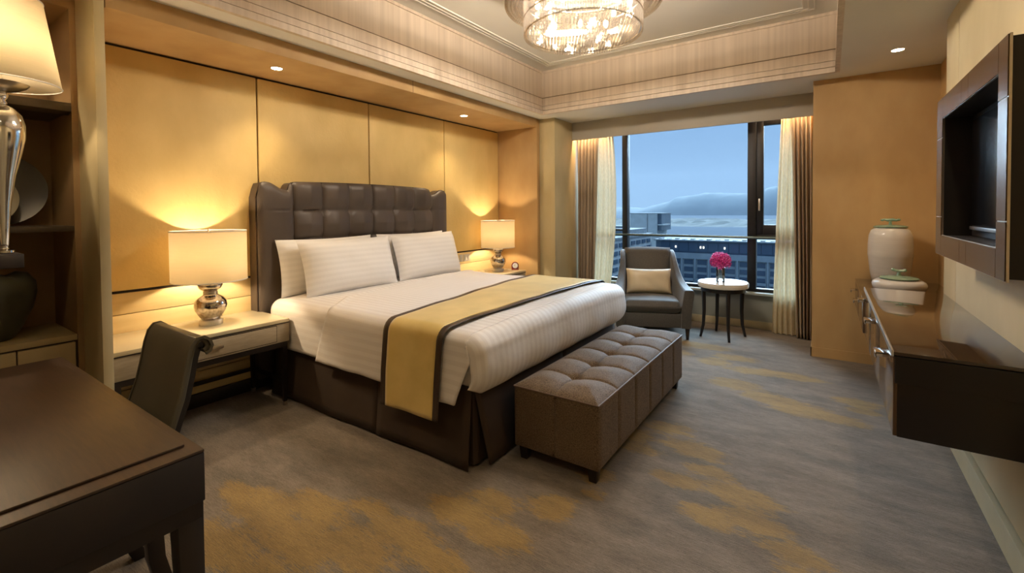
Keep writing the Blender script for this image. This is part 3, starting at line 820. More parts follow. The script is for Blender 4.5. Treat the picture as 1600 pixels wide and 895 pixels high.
# ------------------------------------------------------------------ DESK CHAIR
ch = thing('desk_chair', 'olive brown leather chair with scrolled back tucked behind the desk', 'chair', (-2.09, .42, 0))
cx0, cx1 = -2.300, -1.880
front = [(.560, .40), (.588, .50), (.622, .62), (.655, .72), (.672, .80), (.683, .86), (.696, .905), (.715, .928), (.738, .930), (.757, .915), (.764, .893), (.756, .872), (.742, .866)]
def offset(P, d):
    out = []
    for i, p in enumerate(P):
        a = P[max(0, i-1)]; b = P[min(len(P)-1, i+1)]; tx, tz = b[0]-a[0], b[1]-a[1]; l = math.hypot(tx, tz)
        out.append((p[0]+d*tz/l, p[1]-d*tx/l))
    return out
bk = offset(front, .020)
def extr(P1, P2, x0, x1): 
    return G().prism(P1+P2[::-1], 0, x0, x1)
extr(front, bk, cx0+.008, cx1-.008).build('backrest', 'leather', ch, smooth=True, bevel=.004, ang=50)
for x in (cx1-.009, cx0-.001):
    extr(offset(front, -.004), offset(front, .006), x, x+.010).build('back_piping', 'leather', ch, smooth=True)
inner = offset(front, .024)
extr(offset(front[:11], .020), offset(front[:11], .042), cx0+.02, cx1-.02).build('back_frame', 'leg_wood', ch, smooth=True)
box(cx0, cx1, .13, .575, .40, .47).build('seat', 'leather', ch, bevel=.02, seg=3)
box(cx0+.01, cx1-.01, .14, .57, .345, .40).build('seat_rail', 'leg_wood', ch)
for x in (cx0+.022, cx1-.022):
    a = .020; pts = [(.59, .40), (.575, .30), (.580, .20), (.603, .10), (.645, 0)]
    G().loft([[(x-a, y-.024, z), (x+a, y-.024, z), (x+a, y+.024, z), (x-a, y+.024, z)] for y, z in [(p[0], p[1]) for p in pts]]).build('leg', 'leg_wood', ch, bevel=.002)
    G().loft([[(x-w, .165-w, z), (x+w, .165-w, z), (x+w, .165+w, z), (x-w, .165+w, z)] for w, z in ((.022, .35), (.015, 0))]).build('leg', 'leg_wood', ch)

# ------------------------------------------------------------------ ARMCHAIR
ac = thing('armchair', 'grey upholstered wing armchair by the window', 'armchair', (-1.685, 5.205, 0), math.radians(23))
def ss(t): return t*t*(3-2*t)
for sg in (-1, 1):
    secs = []
    for i in range(17):
        s = i/16; y = -.365+.76*s
        ht = [.530, .545, .60, .69, .775, .84, .885, .905, .91][0]
        keys = [(0, .530), (.14, .538), (.28, .556), (.40, .590), (.52, .650), (.62, .725), (.72, .808), (.82, .868), (.90, .892), (1, .898)]
        for (a, za), (b, zb) in zip(keys, keys[1:]):
            if a <= s <= b: ht = za+(zb-za)*ss((s-a)/(b-a)) if False else za+(zb-za)*(s-a)/(b-a)
        xt = .425-.105*ss(min(1, s*1.15)); xb = .385-.075*s
        th = .105-.045*ss(s)
        zb0 = .125
        def P(x, z): return (sg*x, y, z)
        mid = (ht+zb0)/2; xm = (xt+xb)/2-.008
        secs.append([P(xb-th*.9, zb0), P(xb, zb0), P(xm, mid), P(xt-.004, ht-.03), P(xt-.010, ht-.008), P(xt-.02, ht), P(xt-th+.012, ht), P(xt-th, ht-.012), P(xm-th, mid)])
    G().loft(secs).build('arm', 'armchair', ac, smooth=True, bevel=.004, ang=50, local=True)
def backrest_geo():
    g = G()
    def F(u, v, s):
        x = (-1+2*u)*.262; z = .36+.565*v; y = .17+.15*v
        e_ = min(1, (1-v)/.04)**.5; eu = min(1, min(u, 1-u)/.06)**.5
        bul = .030*math.sin(PI*u)*math.sin(PI*min(1, v*.9+.1))
        z += .012*math.sin(PI*u)*(v**3)
        return (x, (y-.055*e_*eu-bul) if s < 0 else (y+.075*e_), z)
    g.grid(lambda u, v: F(u, v, -1), 20, 20); g.grid(lambda u, v: F(u, v, 1), 20, 20)
    for v in (0, 1):
        g.grid(lambda u, w: tuple(Vector(F(u, v, -1)).lerp(Vector(F(u, v, 1)), w)), 20, 2)
    for u in (0, 1):
        g.grid(lambda v, w: tuple(Vector(F(u, v, -1)).lerp(Vector(F(u, v, 1)), w)), 20, 2)
    return g
backrest_geo().build('backrest', 'armchair', ac, smooth=True, local=True, ang=60)
G().box(-.335, .335, .26, .40, .125, .60).build('back_panel', 'armchair', ac, bevel=.02, seg=3, local=True)
G().box(-.30, .30, -.345, .30, .125, .275).build('seat_frame', 'armchair', ac, bevel=.006, local=True)
def seatc():
    g = G()
    def f(u, v, top):
        x = -.292+.584*u; y = -.375+.56*v
        e_ = min(1, min(u, 1-u)*.584/.03)**.5*min(1, min(v, 1-v)*.56/.03)**.5
        return (x, y, .355+.058*e_+.020*math.sin(PI*u)*math.sin(PI*v) if top else .342-.062*e_)
    g.grid(lambda u, v: f(u, v, True), 24, 24); g.grid(lambda u, v: f(u, v, False), 24, 24)
    for u in (0, 1): g.grid(lambda v, w: tuple(Vector(f(u, v, True)).lerp(Vector(f(u, v, False)), w)), 24, 1)
    for v in (0, 1): g.grid(lambda u, w: tuple(Vector(f(u, v, True)).lerp(Vector(f(u, v, False)), w)), 24, 1)
    return g
seatc().build('seat_cushion', 'armchair', ac, smooth=True, local=True, ang=60)
for x, y in ((-.355, -.325), (.355, -.325), (-.30, .34), (.30, .34)):
    a, b = .022, .013; dy = .02 if y > 0 else 0
    G().loft([[(x-b, y-b+dy, 0), (x+b, y-b+dy, 0), (x+b, y+b+dy, 0), (x-b, y+b+dy, 0)], [(x-a, y-a, .13), (x+a, y-a, .13), (x+a, y+a, .13), (x-a, y+a, .13)]]).build('leg', 'leg_wood', ac, local=True, bevel=.002)
# lumbar cushion
g = pillow_geo(.50, .29, .15)
o = g.build('cushion', 'cushion', None, smooth=True, ang=80)
R23 = Matrix.Rotation(math.radians(23), 4, 'Z')
o.matrix_world = Matrix.Translation(Vector((-1.685, 5.205, 0))+(R23 @ Vector((-.01, -.005, .425)))) @ R23 @ Matrix.Rotation(math.radians(-16), 4, 'X')
tag(o, 'cream silk lumbar cushion on the grey armchair', 'cushion')

# ------------------------------------------------------------------ SIDE TABLE + VASE + FLOWERS
TXc, TYc = -.945, 5.385
tb = thing('side_table', 'round marble topped side table with four curved black legs', 'table', (TXc, TYc, 0))
G().lathe([(.235, .540), (.250, .546), (.254, .560), (.254, .590), (.248, .598), (0, .599)], (TXc, TYc, 0), 56).build('table_top', 'marble', tb, smooth=True, ang=40)
G().lathe([(.222, .500), (.222, .541), (.17, .541), (.17, .500), (.222, .500)], (TXc, TYc, 0), 48, cap=False).build('apron_ring', 'leg_wood', tb, smooth=True, ang=40)
for lx, ly in ((-.848, 5.173), (-1.158, 5.264), (-.727, 5.513), (-1.062, 5.614)):
    a = math.atan2(ly-TYc, lx-TXc); d = Vector((math.cos(a), math.sin(a), 0)); n_ = Vector((-d.y, d.x, 0)); secs = []
    for rr, z, w in ((.205, .54, .018), (.200, .42, .017), (.197, .28, .015), (.205, .13, .013), (.235, 0, .011)):
        c = Vector((TXc, TYc, z))+d*rr
        secs.append([tuple(c+d*w+n_*w), tuple(c+d*w-n_*w), tuple(c-d*w-n_*w), tuple(c-d*w+n_*w)])
    G().loft(secs).build('leg', 'leg_wood', tb, bevel=.002, smooth=True)
vz = thing('flower_vase', 'small clear glass cylinder vase on the side table', 'vase', (-.965, 5.36, .599))
G().lathe([(.043, 0), (.045, .004), (.045, .155), (.042, .155), (.042, .028), (0, .028)], (-.965, 5.36, .599), 32).build('glass', 'vase_glass', vz, smooth=True, ang=40)
bq = thing('bouquet', 'round bouquet of magenta orchids in the glass vase', 'flowers', (-.965, 5.36, .64))
def blossom_mesh():
    g = G()
    for k in range(6):
        a = k*PI/3; d = Vector((math.cos(a), math.sin(a), 0)); n_ = Vector((-d.y, d.x, 0)); L = .041; w = .0085
        pts = [Vector((0, 0, 0)), d*L*.5+n_*w+Vector((0, 0, .012)), d*L+Vector((0, 0, .010)), d*L*.5-n_*w+Vector((0, 0, .012)), d*L*.55+Vector((0, 0, .017))]
        g.add([tuple(p) for p in pts], [(0, 1, 4), (1, 2, 4), (2, 3, 4), (3, 0, 4)])
    g.lathe([(.003, 0), (.005, .012), (0, .022)], (0, 0, 0), 6)
    return g
b0 = blossom_mesh().build('blossom', 'magenta', bq, local=True, fixn=False)
NB = 60
for i in range(NB):
    b = b0 if i == 0 else b0.copy()
    if i: COL.objects.link(b)
    ph = math.acos(1-1.55*(i+.5)/NB); th = i*2.399963
    d = Vector((math.sin(ph)*math.cos(th), math.sin(ph)*math.sin(th), math.cos(ph)))
    r_ = .064+random.uniform(-.010, .016)
    b.location = Vector((0, 0, .180))+Vector((d.x*r_*1.15, d.y*r_*1.15, d.z*r_*1.15))
    b.rotation_euler = (d.to_track_quat('Z', 'Y') @ Matrix.Rotation(random.random()*6, 4, 'Z').to_quaternion()).to_euler()
    s_ = random.uniform(.85, 1.15); b.scale = (s_, s_, s_*1.3)
for i in range(8):
    a = i*PI/4; G().tube([(-.965+.02*math.cos(a), 5.36+.02*math.sin(a), .632), (-.965+.03*math.cos(a+.5), 5.36+.03*math.sin(a+.5), .72), (-.965+.055*math.cos(a+.5), 5.36+.055*math.sin(a+.5), .82)], .0028, 5).build('stem', 'stem', bq, smooth=True)

# ------------------------------------------------------------------ CURTAINS
def curtain(name, label, x0t, x1t, x0b, x1b, y, amp, folds, mat, bulge=0, tie=None, group=None, z1=2.44, z0=.012, ph=0, x0m=None, x1m=None):
    g = G()
    def fn(u, v):
        zt = v
        def tri(a, m, b):
            if m is None: return a+(b-a)*(1-zt)
            t = 1-zt
            return a*(1-t)*(1-2*t)+m*4*t*(1-t)+b*t*(2*t-1)
        xa, xb_ = tri(x0t, x0m, x0b), tri(x1t, x1m, x1b)
        sx__ = u+.018*math.sin(u*folds*PI+1)*math.sin(zt*3)
        x = xa+(xb_-xa)*sx__
        aa = amp*(.55+.45*(1-zt))
        yy = y+aa*math.sin(u*folds*2*PI+ph+.5*math.sin(zt*2.2)+.35*math.sin(zt*5+u*4))+.25*aa*math.sin(u*folds*4.3*PI+zt*2)
        return (x, yy, z0+(z1-z0)*zt)
    g.grid(fn, int(folds*14), 40)
    return tag(g.build(name, mat, None, smooth=True, solid=.002 if mat == 'curtain' else 0, fixn=True, ang=80), label, 'curtain', group)
curtain('curtain', 'heavy brown curtain gathered at the left end of the window', -2.862, -2.56, -2.862, -2.62, 5.735, .040, 6, 'curtain', group='heavy brown curtains')
curtain('sheer_curtain', 'thin cream sheer curtain hanging at the left side of the window', -2.64, -2.375, -2.70, -2.46, 5.805, .022, 6, 'sheer', x0m=-2.67, x1m=-2.34, group='sheer curtains')
curtain('curtain', 'heavy brown curtain gathered at the right end of the window beside the golden wall', -.345, -.142, -.285, -.142, 5.735, .042, 5, 'curtain', ph=1, group='heavy brown curtains')
curtain('sheer_curtain', 'thin cream sheer curtain hanging at the right side of the window', -.435, -.25, -.515, -.20, 5.80, .022, 6, 'sheer', x0m=-.485, x1m=-.25, group='sheer curtains')

# ------------------------------------------------------------------ WALL CABINET
cab = thing('wall_cabinet', 'long floating brown lacquer cabinet under the television', 'cabinet', (.4, 3.1, .51))
kx = .203
box(kx+.012, .60, 2.24, 3.945, .515, .822).build('cabinet_body', 'lacquer_side', cab, bevel=.002)
box(kx, .60, 2.236, 3.950, .824, .838).build('cabinet_top', 'lacquer_top', cab, bevel=.002)
G().box(kx-.006, kx+.001, 2.236, 3.950, .820, .843).build('edge_trim', 'steel', cab, bevel=.0015)
box(kx+.004, .60, 2.232, 2.240, .72, .822).build('side_band', 'lacquer_side', cab)
for k, (a, b) in enumerate(((2.242, 2.805), (2.810, 3.373), (3.378, 3.942))):
    dr = box(kx, kx+.014, a, b, .517, .819).build('drawer', 'lacquer_front', cab, bevel=.002)
    ym = (2.455, 3.12, 3.80)[k]
    hg = G().box(kx-.045, kx-.038, ym-.045, ym+.045, .762, .782)
    hg.box(kx-.042, kx, ym-.045, ym+.045, .779, .784)
    hg.box(kx-.044, kx, ym-.045, ym-.038, .768, .784).box(kx-.044, kx, ym+.038, ym+.045, .768, .784)
    hg.build('handle', 'chrome', dr, bevel=.0015)
cab2 = thing('low_cabinet', 'lower brown lacquer cabinet in the recess at the far end of the television wall', 'cabinet', (.45, 4.5, .43))
box(kx+.006, .742, 3.965, 5.108, .517, .738).build('cabinet_body', 'lacquer_side', cab2, bevel=.002)
box(kx-.010, .742, 3.962, 5.108, .740, .755).build('cabinet_top', 'lacquer_top', cab2, bevel=.002)
for a, b, ym in ((3.97, 4.53, 4.30), (4.535, 5.10, 4.83)):
    dr = box(kx-.008, kx+.006, a, b, .519, .737).build('drawer', 'lacquer_front', cab2, bevel=.002)
    G().box(kx-.053, kx-.046, ym-.045, ym+.045, .676, .696).box(kx-.050, kx-.008, ym-.045, ym+.045, .693, .698).build('handle', 'chrome', dr, bevel=.0015)

# ------------------------------------------------------------------ TV UNIT
tv = thing('tv_wall_unit', 'bronze framed television box hanging on the right wall', 'television', (.52, 2.6, 1.14))
ty0, ty1, tz0, tz1 = 2.045, 3.18, 1.146, 1.916; iy0, iy1, iz0, iz1 = 2.145, 3.05, 1.247, 1.813
tx = .45
G().box(tx+.010, .60, ty0+.01, iy0-.002, tz0+.008, tz1-.008).box(tx+.010, .60, iy1+.002, ty1-.006, tz0+.008, tz1-.008).box(tx+.010, .60, iy0-.002, iy1+.002, tz0+.008, iz0-.002).box(tx+.010, .60, iy0-.002, iy1+.002, iz1+.002, tz1-.008).build('box_shell', 'tv_dark', tv)
G().box(tx+.003, tx+.010, ty0, iy0, tz0, tz1).box(tx+.003, tx+.010, iy1, ty1, tz0, tz1).box(tx+.003, tx+.010, iy0, iy1, tz0, iz0).box(tx+.003, tx+.010, iy0, iy1, iz1, tz1).build('frame_backing', 'brass', tv)
ja, jb = 2.545, 2.66; zA, zB = 1.335, 1.722; gp_ = .0022
def tile(y0, y1, z0, z1):
    box(tx, tx+.008, y0+gp_, y1-gp_, z0+gp_, z1-gp_).build('frame_panel', 'tv_panel', tv)
for a, b, c, d in ((ty0, iy0, zA, zB), (iy1, ty1, zA, zB),
                   (iy0, ja, tz0, iz0), (ja, jb, tz0, iz0), (jb, iy1, tz0, iz0), (iy0, ja, iz1, tz1), (ja, jb, iz1, tz1), (jb, iy1, iz1, tz1),
                   (ty0, iy0, tz0, zA), (iy1, ty1, tz0, zA), (ty0, iy0, zB, tz1), (iy1, ty1, zB, tz1)):
    if (a, b) == (ty0, iy0) and (c, d) == (tz0, zA): tile(a, b, c, d)
    else: tile(a, b, c, d)
scr = box(.560, .575, iy0+.0, iy1, iz0, iz1).build('screen_back', 'tv_dark', tv)
tvs = box(.545, .56, iy0+.04, iy1-.06, iz0+.05, iz1-.03).build('tv_screen', 'screen', tv, bevel=.003)
box(.540, .546, iy0+.04, iy1-.06, iz0+.030, iz0+.046).build('bottom_bezel', 'steel', tv, bevel=.002)

# ------------------------------------------------------------------ JARS
jr = thing('ginger_jar', 'tall white ceramic jar with green lid standing on the low cabinet', 'jar', (.415, 4.90, .755))
c = (.415, 4.90, .755)
G().lathe([(.100, 0), (.118, .012), (.134, .10), (.146, .22), (.149, .235), (.149, .24), (.148, .33), (.142, .40), (.128, .44), (.104, .462), (.098, .466), (.098, .455)], c, 48).build('body', 'ceramic', jr, smooth=True, ang=60)
lid = G().lathe([(.090, .462), (.112, .466), (.114, .472), (.10, .480), (.04, .486), (0, .487)], c, 40).build('lid', 'celadon', jr, smooth=True, ang=60)
G().tube([(c[0], c[1], c[2]+.484), (c[0], c[1], c[2]+.52)], [.012, .009], 8).tube([(c[0]+d*.062, c[1]-d*.02, c[2]+.527+.004*math.sin(d*9)) for d in (-1, -.8, -.6, -.3, 0, .3, .6, .8, 1)], [.006, .011, .009, .012, .012, .012, .009, .011, .006], 8).build('knob', 'celadon', lid, smooth=True)
jr2 = thing('lidded_bowl', 'low white ceramic bowl with wide green lid in front of the tall jar', 'jar', (.425, 4.40, .755))
c = (.425, 4.40, .755)
G().lathe([(.10, 0), (.138, .014), (.156, .040), (.160, .064), (.152, .084), (.132, .096), (.10, .100), (0, .101)], c, 48).build('body', 'ceramic', jr2, smooth=True, ang=60)
lid = G().lathe([(.085, .099), (.112, .104), (.118, .110), (.108, .117), (.05, .126), (0, .127)], c, 40).build('lid', 'celadon', jr2, smooth=True, ang=60)
G().tube([(c[0], c[1], c[2]+.122), (c[0], c[1], c[2]+.152)], [.016, .010], 8).tube([(c[0]+d*.042, c[1]-d*.014, c[2]+.162+.010*d*d) for d in (-1, -.75, -.5, -.25, 0, .25, .5, .75, 1)], [.008, .012, .009, .010, .008, .010, .009, .012, .008], 8).build('knob', 'celadon', lid, smooth=True)

# ------------------------------------------------------------------ BOOKCASE NICHE
bc = thing('bookcase', 'built-in shelf unit in the niche at the left edge', 'shelf', (-3.64, -.5, 0))
box(-3.876, -3.41, -2.5, .714, .690, .722).build('counter', 'niche_door', bc, bevel=.002)
box(-3.876, -3.43, -2.5, .714, 0, .688).build('carcass', 'niche_shelf', bc)
yy = .708
for k in range(6):
    w = .225 if k == 0 else .45
    box(-3.432, -3.412, yy-w+.003, yy-.003, .10, .680).build('door', 'niche_door', bc, bevel=.002); yy -= w
box(-3.876, -3.415, -2.5, .714, 1.288, 1.318).build('shelf', 'niche_shelf', bc, bevel=.002)
G().prism([(-3.876, 1.985), (-3.40, 1.985), (-3.40, 1.940), (-3.46, 1.925), (-3.50, 1.94), (-3.876, 1.94)], 1, -2.5, .714).build('shelf', 'niche_shelf', bc, bevel=.002)
# niche vase (lobed, two-shouldered)
nv_ = G(); prof = [(.075, 0), (.085, .008), (.12, .07), (.155, .16), (.170, .24), (.165, .30), (.135, .335), (.09, .345), (.05, .33), (.03, .318), (0, .315)]
n = 48; vs = []; fs = []
for r_, z in prof:
    for i in range(n):
        a = 2*PI*i/n; k = 1+.035*math.cos(4*a)*(z/.34); vs.append((r_*k*math.cos(a), r_*k*math.sin(a), z+(.012*math.cos(4*a) if .3 < z and r_ > .08 else 0)))
for j in range(len(prof)-1):
    for i in range(n): k = (i+1) % n; fs.append((j*n+i, j*n+k, (j+1)*n+k, (j+1)*n+i))
nv_.add(vs, fs); o = nv_.build('lobed_vase', 'olive_vase', None, smooth=True, ang=80); o.location = (-3.60, .42, .722)
tag(o, 'dark olive lobed vase on the counter of the shelf niche', 'vase')
def disc(name, r, x, y, z, mat, label, lean=.16):
    g = G().lathe([(0, -.004), (r*.5, -.004), (r*.9, .004), (r, .014), (r, .020), (r*.88, .012), (r*.45, .004), (0, .004)], n=48)
    o = g.build(name, mat, None, smooth=True, ang=60)
    o.matrix_world = Matrix.Translation((x, y, z+r*math.cos(lean))) @ Matrix.Rotation(PI/2-lean, 4, 'Y')
    return tag(o, label, 'plate')
disc('display_plate', .205, -3.80, .478, 1.320, 'plate_dark', 'large dark round plate leaning in the shelf niche')
disc('display_plate', .150, -3.70, .40, 1.320, 'plate_pale', 'smaller olive plate leaning before the dark plate behind the tall lamp')

# console carrying the tall lamp
con = thing('console_table', 'dark slab console end under the tall lamp at the left edge', 'table', (-2.96, -.1, 0))
box(-3.075, -2.872, -1.0, .438, 1.152, 1.212).build('console_top', 'dark_side', con, bevel=.003)
for x in (-3.055, -2.892):
    for y in (-.96, .20):
        box(x-.018, x+.018, y-.018, y+.018, 0, 1.152).build('leg', 'leg_wood', con)
LX, LY, LZ = -2.972, .392, 1.212
tl = thing('table_lamp', 'tall chrome and glass lamp with tapered cream shade at the left edge', 'lamp', (LX, LY, LZ))
G().lathe([(.030, 0), (.034, .004), (.034, .014), (.018, .020), (.014, .026)], (LX, LY, LZ), 24).build('foot', 'chrome', tl, smooth=True)
G().lathe([(.014, .026), (.017, .04), (.021, .12), (.028, .22), (.044, .34), (.066, .44), (.079, .51), (.080, .56), (.070, .605), (.045, .635), (.022, .650)], (LX, LY, LZ), 40).build('glass_body', 'chrome', tl, smooth=True, ang=80)
G().lathe([(.022, .650), (.026, .656), (.020, .668), (.027, .680), (.030, .69), (.020, .705), (.014, .715), (.014, .80)], (LX, LY, LZ), 24).build('neck', 'chrome', tl, smooth=True, ang=60)
G().lathe([(.012, .705), (.055, .712), (.085, .728), (.096, .742), (.092, .742), (.052, .718), (.012, .712)], (LX, LY, LZ), 32).build('reflector_bowl', 'brass', tl, smooth=True, ang=60)
sh = G().lathe([(.200, .742), (.145, 1.115)], (LX, LY, LZ), 56, cap=False).build('lamp_shade', 'shade', tl, smooth=True, solid=.003)
for r_, z in ((.200, .742), (.145, 1.115)):
    G().tube([(LX+r_*math.cos(a*2*PI/48), LY+r_*math.sin(a*2*PI/48), LZ+z) for a in range(49)], .003, 6).build('shade_rim', 'white_trim', sh, smooth=True)
G().lathe([(0, .80), (.02, .805), (.028, .83), (.024, .86), (0, .875)], (LX, LY, LZ), 16).build('bulb', 'bulb', tl, smooth=True)
add_light('tall_lamp_bulb_light', 'POINT', (LX, LY, LZ+.90), 6, WARM, .03)

# ------------------------------------------------------------------ CHANDELIER
chx, chy = -1.45, 3.0
cn = thing('chandelier', 'round two-tier crystal chandelier glowing in the ceiling coffer', 'chandelier', (chx, chy, TOP))
G().lathe([(.56, 3.00), (.56, 3.03), (.50, 3.05), (.50, TOP)], (chx, chy, 0), 64).build('ceiling_plate', 'chrome', cn, smooth=True, ang=40)
def crystal_ring(R, z0, z1, n, w, name):
    g = G()
    for i in range(n):
        a = 2*PI*i/n; m = Matrix.Translation((chx+R*math.cos(a), chy+R*math.sin(a), 0)) @ Matrix.Rotation(a, 4, 'Z')
        q = G().box(-w*.5, w*.5, -w*.7, w*.7, z0+w, z1)
        q.add([(-w*.5, -w*.7, z0+w), (w*.5, -w*.7, z0+w), (w*.5, w*.7, z0+w), (-w*.5, w*.7, z0+w), (0, 0, z0)], [(0, 4, 1), (1, 4, 2), (2, 4, 3), (3, 4, 0)])
        q.xf(m); g.add(q.v, q.f)
    return tag(g.build(name, 'crystal', cn), None, None, None, 'stuff')
crystal_ring(.545, 2.82, 2.99, 170, .011, 'outer_crystal_rods')
crystal_ring(.470, 2.80, 2.99, 140, .011, 'middle_crystal_rods')
crystal_ring(.412, 2.615, 2.86, 130, .011, 'inner_crystal_rods')
def hoop(R, z, r): return G().tube([(chx+R*math.cos(a*2*PI/64), chy+R*math.sin(a*2*PI/64), z) for a in range(65)], r, 6)
for R, z in ((.545, 2.99), (.47, 2.985), (.412, 2.865), (.412, 2.74), (.40, 2.640)):
    hoop(R, z, .005).build('chrome_hoop', 'chrome', cn, smooth=True)
def beads(R, z, name, zoff=0, sp=.0235):
    g = G(); k = 0
    y = -R
    row = 0
    while y < R:
        x = -R+(sp/2 if row % 2 else 0)
        while x < R:
            if x*x+y*y < R*R:
                s_ = .0115; dz = .05*(1-(x*x+y*y)/(R*R))
                zz = z+zoff-dz*.25+random.uniform(-.002, .002)
                g.add([(chx+x+s_, chy+y, zz), (chx+x, chy+y+s_, zz), (chx+x-s_, chy+y, zz), (chx+x, chy+y-s_, zz), (chx+x, chy+y, zz+s_*1.3), (chx+x, chy+y, zz-s_*1.5)],
                      [(0, 1, 4), (1, 2, 4), (2, 3, 4), (3, 0, 4), (1, 0, 5), (2, 1, 5), (3, 2, 5), (0, 3, 5)])
            x += sp
        y += sp*.866; row += 1
    return tag(g.build(name, 'crystal_bead', cn), None, None, None, 'stuff')
beads(.400, 2.640, 'crystal_bead_base', sp=.0255)
beads(.385, 2.668, 'crystal_bead_upper_layer', sp=.030)
def annbeads(R0, R1, z, name):
    g = G(); s_ = .010
    for R in (R0+.012, (R0+R1)/2, R1-.012):
        n = int(2*PI*R/.026)
        for i in range(n):
            a = 2*PI*i/n; x, y = chx+R*math.cos(a), chy+R*math.sin(a)
            g.add([(x+s_, y, z), (x, y+s_, z), (x-s_, y, z), (x, y-s_, z), (x, y, z+s_), (x, y, z-s_)], [(0, 1, 4), (1, 2, 4), (2, 3, 4), (3, 0, 4), (1, 0, 5), (2, 1, 5), (3, 2, 5), (0, 3, 5)])
    return tag(g.build(name, 'crystal', cn), None, None, None, 'stuff')
annbeads(.47, .545, 2.835, 'outer_crystal_beads')
annbeads(.412, .47, 2.835, 'middle_crystal_beads')
for i in range(10):
    a = 2*PI*i/10+.2; R = .24 if i % 2 else .33
    x, y = chx+R*math.cos(a), chy+R*math.sin(a)
    if i % 2: add_light('chandelier_bulb_light', 'POINT', (x, y, 2.865), 18, WARM2, .02)
    b = G().lathe([(0, -.03), (.014, -.02), (.018, 0), (.012, .02), (0, .03)], (x, y, 2.80), 12).build('bulb', 'bulb', cn, smooth=True)


# ------------------------------------------------------------------ DOWNLIGHTS
def downlight(x, y, z, power, label, ang=95, col=WARM, blend=1.0):
    d = thing('downlight', label, 'downlight', (x, y, z), group='recessed ceiling downlights')
    G().lathe([(.038, 0), (.046, -.004), (.046, .001), (.038, .001)], (x, y, z), 28, cap=False).build('trim_ring', 'chrome', d, smooth=True)
    G().lathe([(.0, .0005), (.037, .0005), (.037, -.0015), (0, -.0015)], (x, y, z), 24, cap=False).build('lens', 'spot_glow', d)
    add_light('downlight_spot', 'SPOT', (x, y, z-.012), power, col, .03, spot_size=math.radians(ang), spot_blend=blend)
downlight(-3.387, 1.848, 2.452, 15, 'recessed downlight in the golden soffit above the near pillow')
downlight(-3.385, 3.973, 2.452, 15, 'recessed downlight in the golden soffit above the far end of the headboard')
downlight(.412, 4.485, SOF, 12, 'recessed downlight in the white ceiling above the tall jar')
for x, y, p, w in ((.34, 2.2, 16, 'in the right ceiling border above the television box'), (.34, 0, 16, 'in the right ceiling border beside the viewer'),
                (-1.2, .3, 15, 'added out of view as room fill in the ceiling before the coffer, over the desk end'), (-2.6, .3, 14, 'added out of view as room fill in the ceiling over the inner half of the desk'),
                (-1.2, -1.2, 28, 'added out of view as room fill in the ceiling behind the viewer, towards the middle of the room'), (-2.6, -1.4, 30, 'added out of view as room fill in the ceiling behind the desk, towards the niche'),  # unseen downlights over the desk and behind the viewer, added to fill the room
                (-3.60, .30, 22, 'inside the shelf niche, above the leaning plates'), (-3.60, -.6, 12, 'inside the shelf niche, out of view to the left')):
    downlight(x, y, SOF if x > -3.5 else 2.50, p, 'recessed downlight ' + w, 110)
# cove light behind the pelmet washing the curtain tops
for x, w in ((-2.66, .35), (-.29, .26)):
    cs = G().box(x-w/2, x+w/2, 5.635, 5.665, 2.535, 2.556).build('cove_strip', 'spot_glow')
    tag(cs, 'hidden warm cove strip above the %s curtain' % ('left' if x < -1 else 'right'), 'light', 'pelmet cove strips')
    al = add_light('cove_light', 'AREA', (x, 5.665, 2.50), 3.2, (1, .62, .32), shape='RECTANGLE', size=w, size_y=.04)
    al.rotation_euler = (math.radians(28), 0, 0)

# ------------------------------------------------------------------ OUTSIDE
K = 3.0
def E_(x, y, z): return (x*K, y*K, 1.38+(z-1.38)*K)
def ebox(x0, x1, y0, y1, z0, z1):
    a, b = E_(x0, y0, z0), E_(x1, y1, z1); return box(a[0], b[0], a[1], b[1], a[2], b[2])
M['bld'] = varied('pale_concrete', (.40, .42, .42), (.47, .49, .49), (1, 1, 1), .3, .8)
M['bld_dark'] = varied('dark_blue_cladding', (.060, .095, .135), (.080, .12, .165), (1, 1, 1), .4, .35)
M['bld_glass'] = plain('blue_window_glass', (.08, .12, .17), .2)
M['roof_lt'] = varied('pale_roof', (.20, .22, .23), (.30, .33, .34), (1, 1, 1), .5, .8)
M['roof_dk'] = varied('grey_roof', (.14, .17, .19), (.22, .25, .27), (1, 1, 1), .6, .8)
M['water'] = plain('river_water', (.045, .07, .10), .95, 0, Specular_IOR_Level=.05)
M['land'] = varied('green_bank', (.022, .036, .036), (.045, .062, .056), (.02, .02, .02), 8, .9)
M['mount'] = varied('haze_tinted_hills', (.085, .125, .150), (.105, .150, .175), (.01, .01, .01), 1, .9)  # blue-grey of distance haze is put into the hill colour
M['winlit'] = NT('lit_window').set(Base_Color=(.8, .8, .7), Emission_Color=(1, .93, .8), Emission_Strength=1.1).m
GZ = -46
lb = thing('hotel_block', 'long pale building with dark blue top floor outside the window', 'building', (-10*K, 70*K, GZ))
a = E_(-21.8, 70, -4.95); b = E_(9, 84, -4.95)
box(a[0], b[0], a[1], b[1], GZ, a[2]).build('wall', 'bld', lb)
ebox(-21.8, 9, 70.3, 84, -4.95, -3.25).build('top_floor', 'bld_dark', lb)
ebox(-22.0, 9.2, 69.9, 84, -3.25, -3.05).build('roof', 'roof_lt', lb)
ebox(-21.9, 9.1, 69.7, 70.05, -5.75, -4.95).build('parapet', 'bld', lb)
for i in range(22):
    x = -21.0+1.35*i
    ebox(x, x+1.25, 70.22, 70.3, -4.75, -3.4).build('glass_panel', 'bld_glass', lb)
for x in (-18.9, -15.4, -15.0, -12.2):
    ebox(x, x+.18, 70.15, 70.22, -4.25, -3.95).build('lit_window', 'winlit', lb)
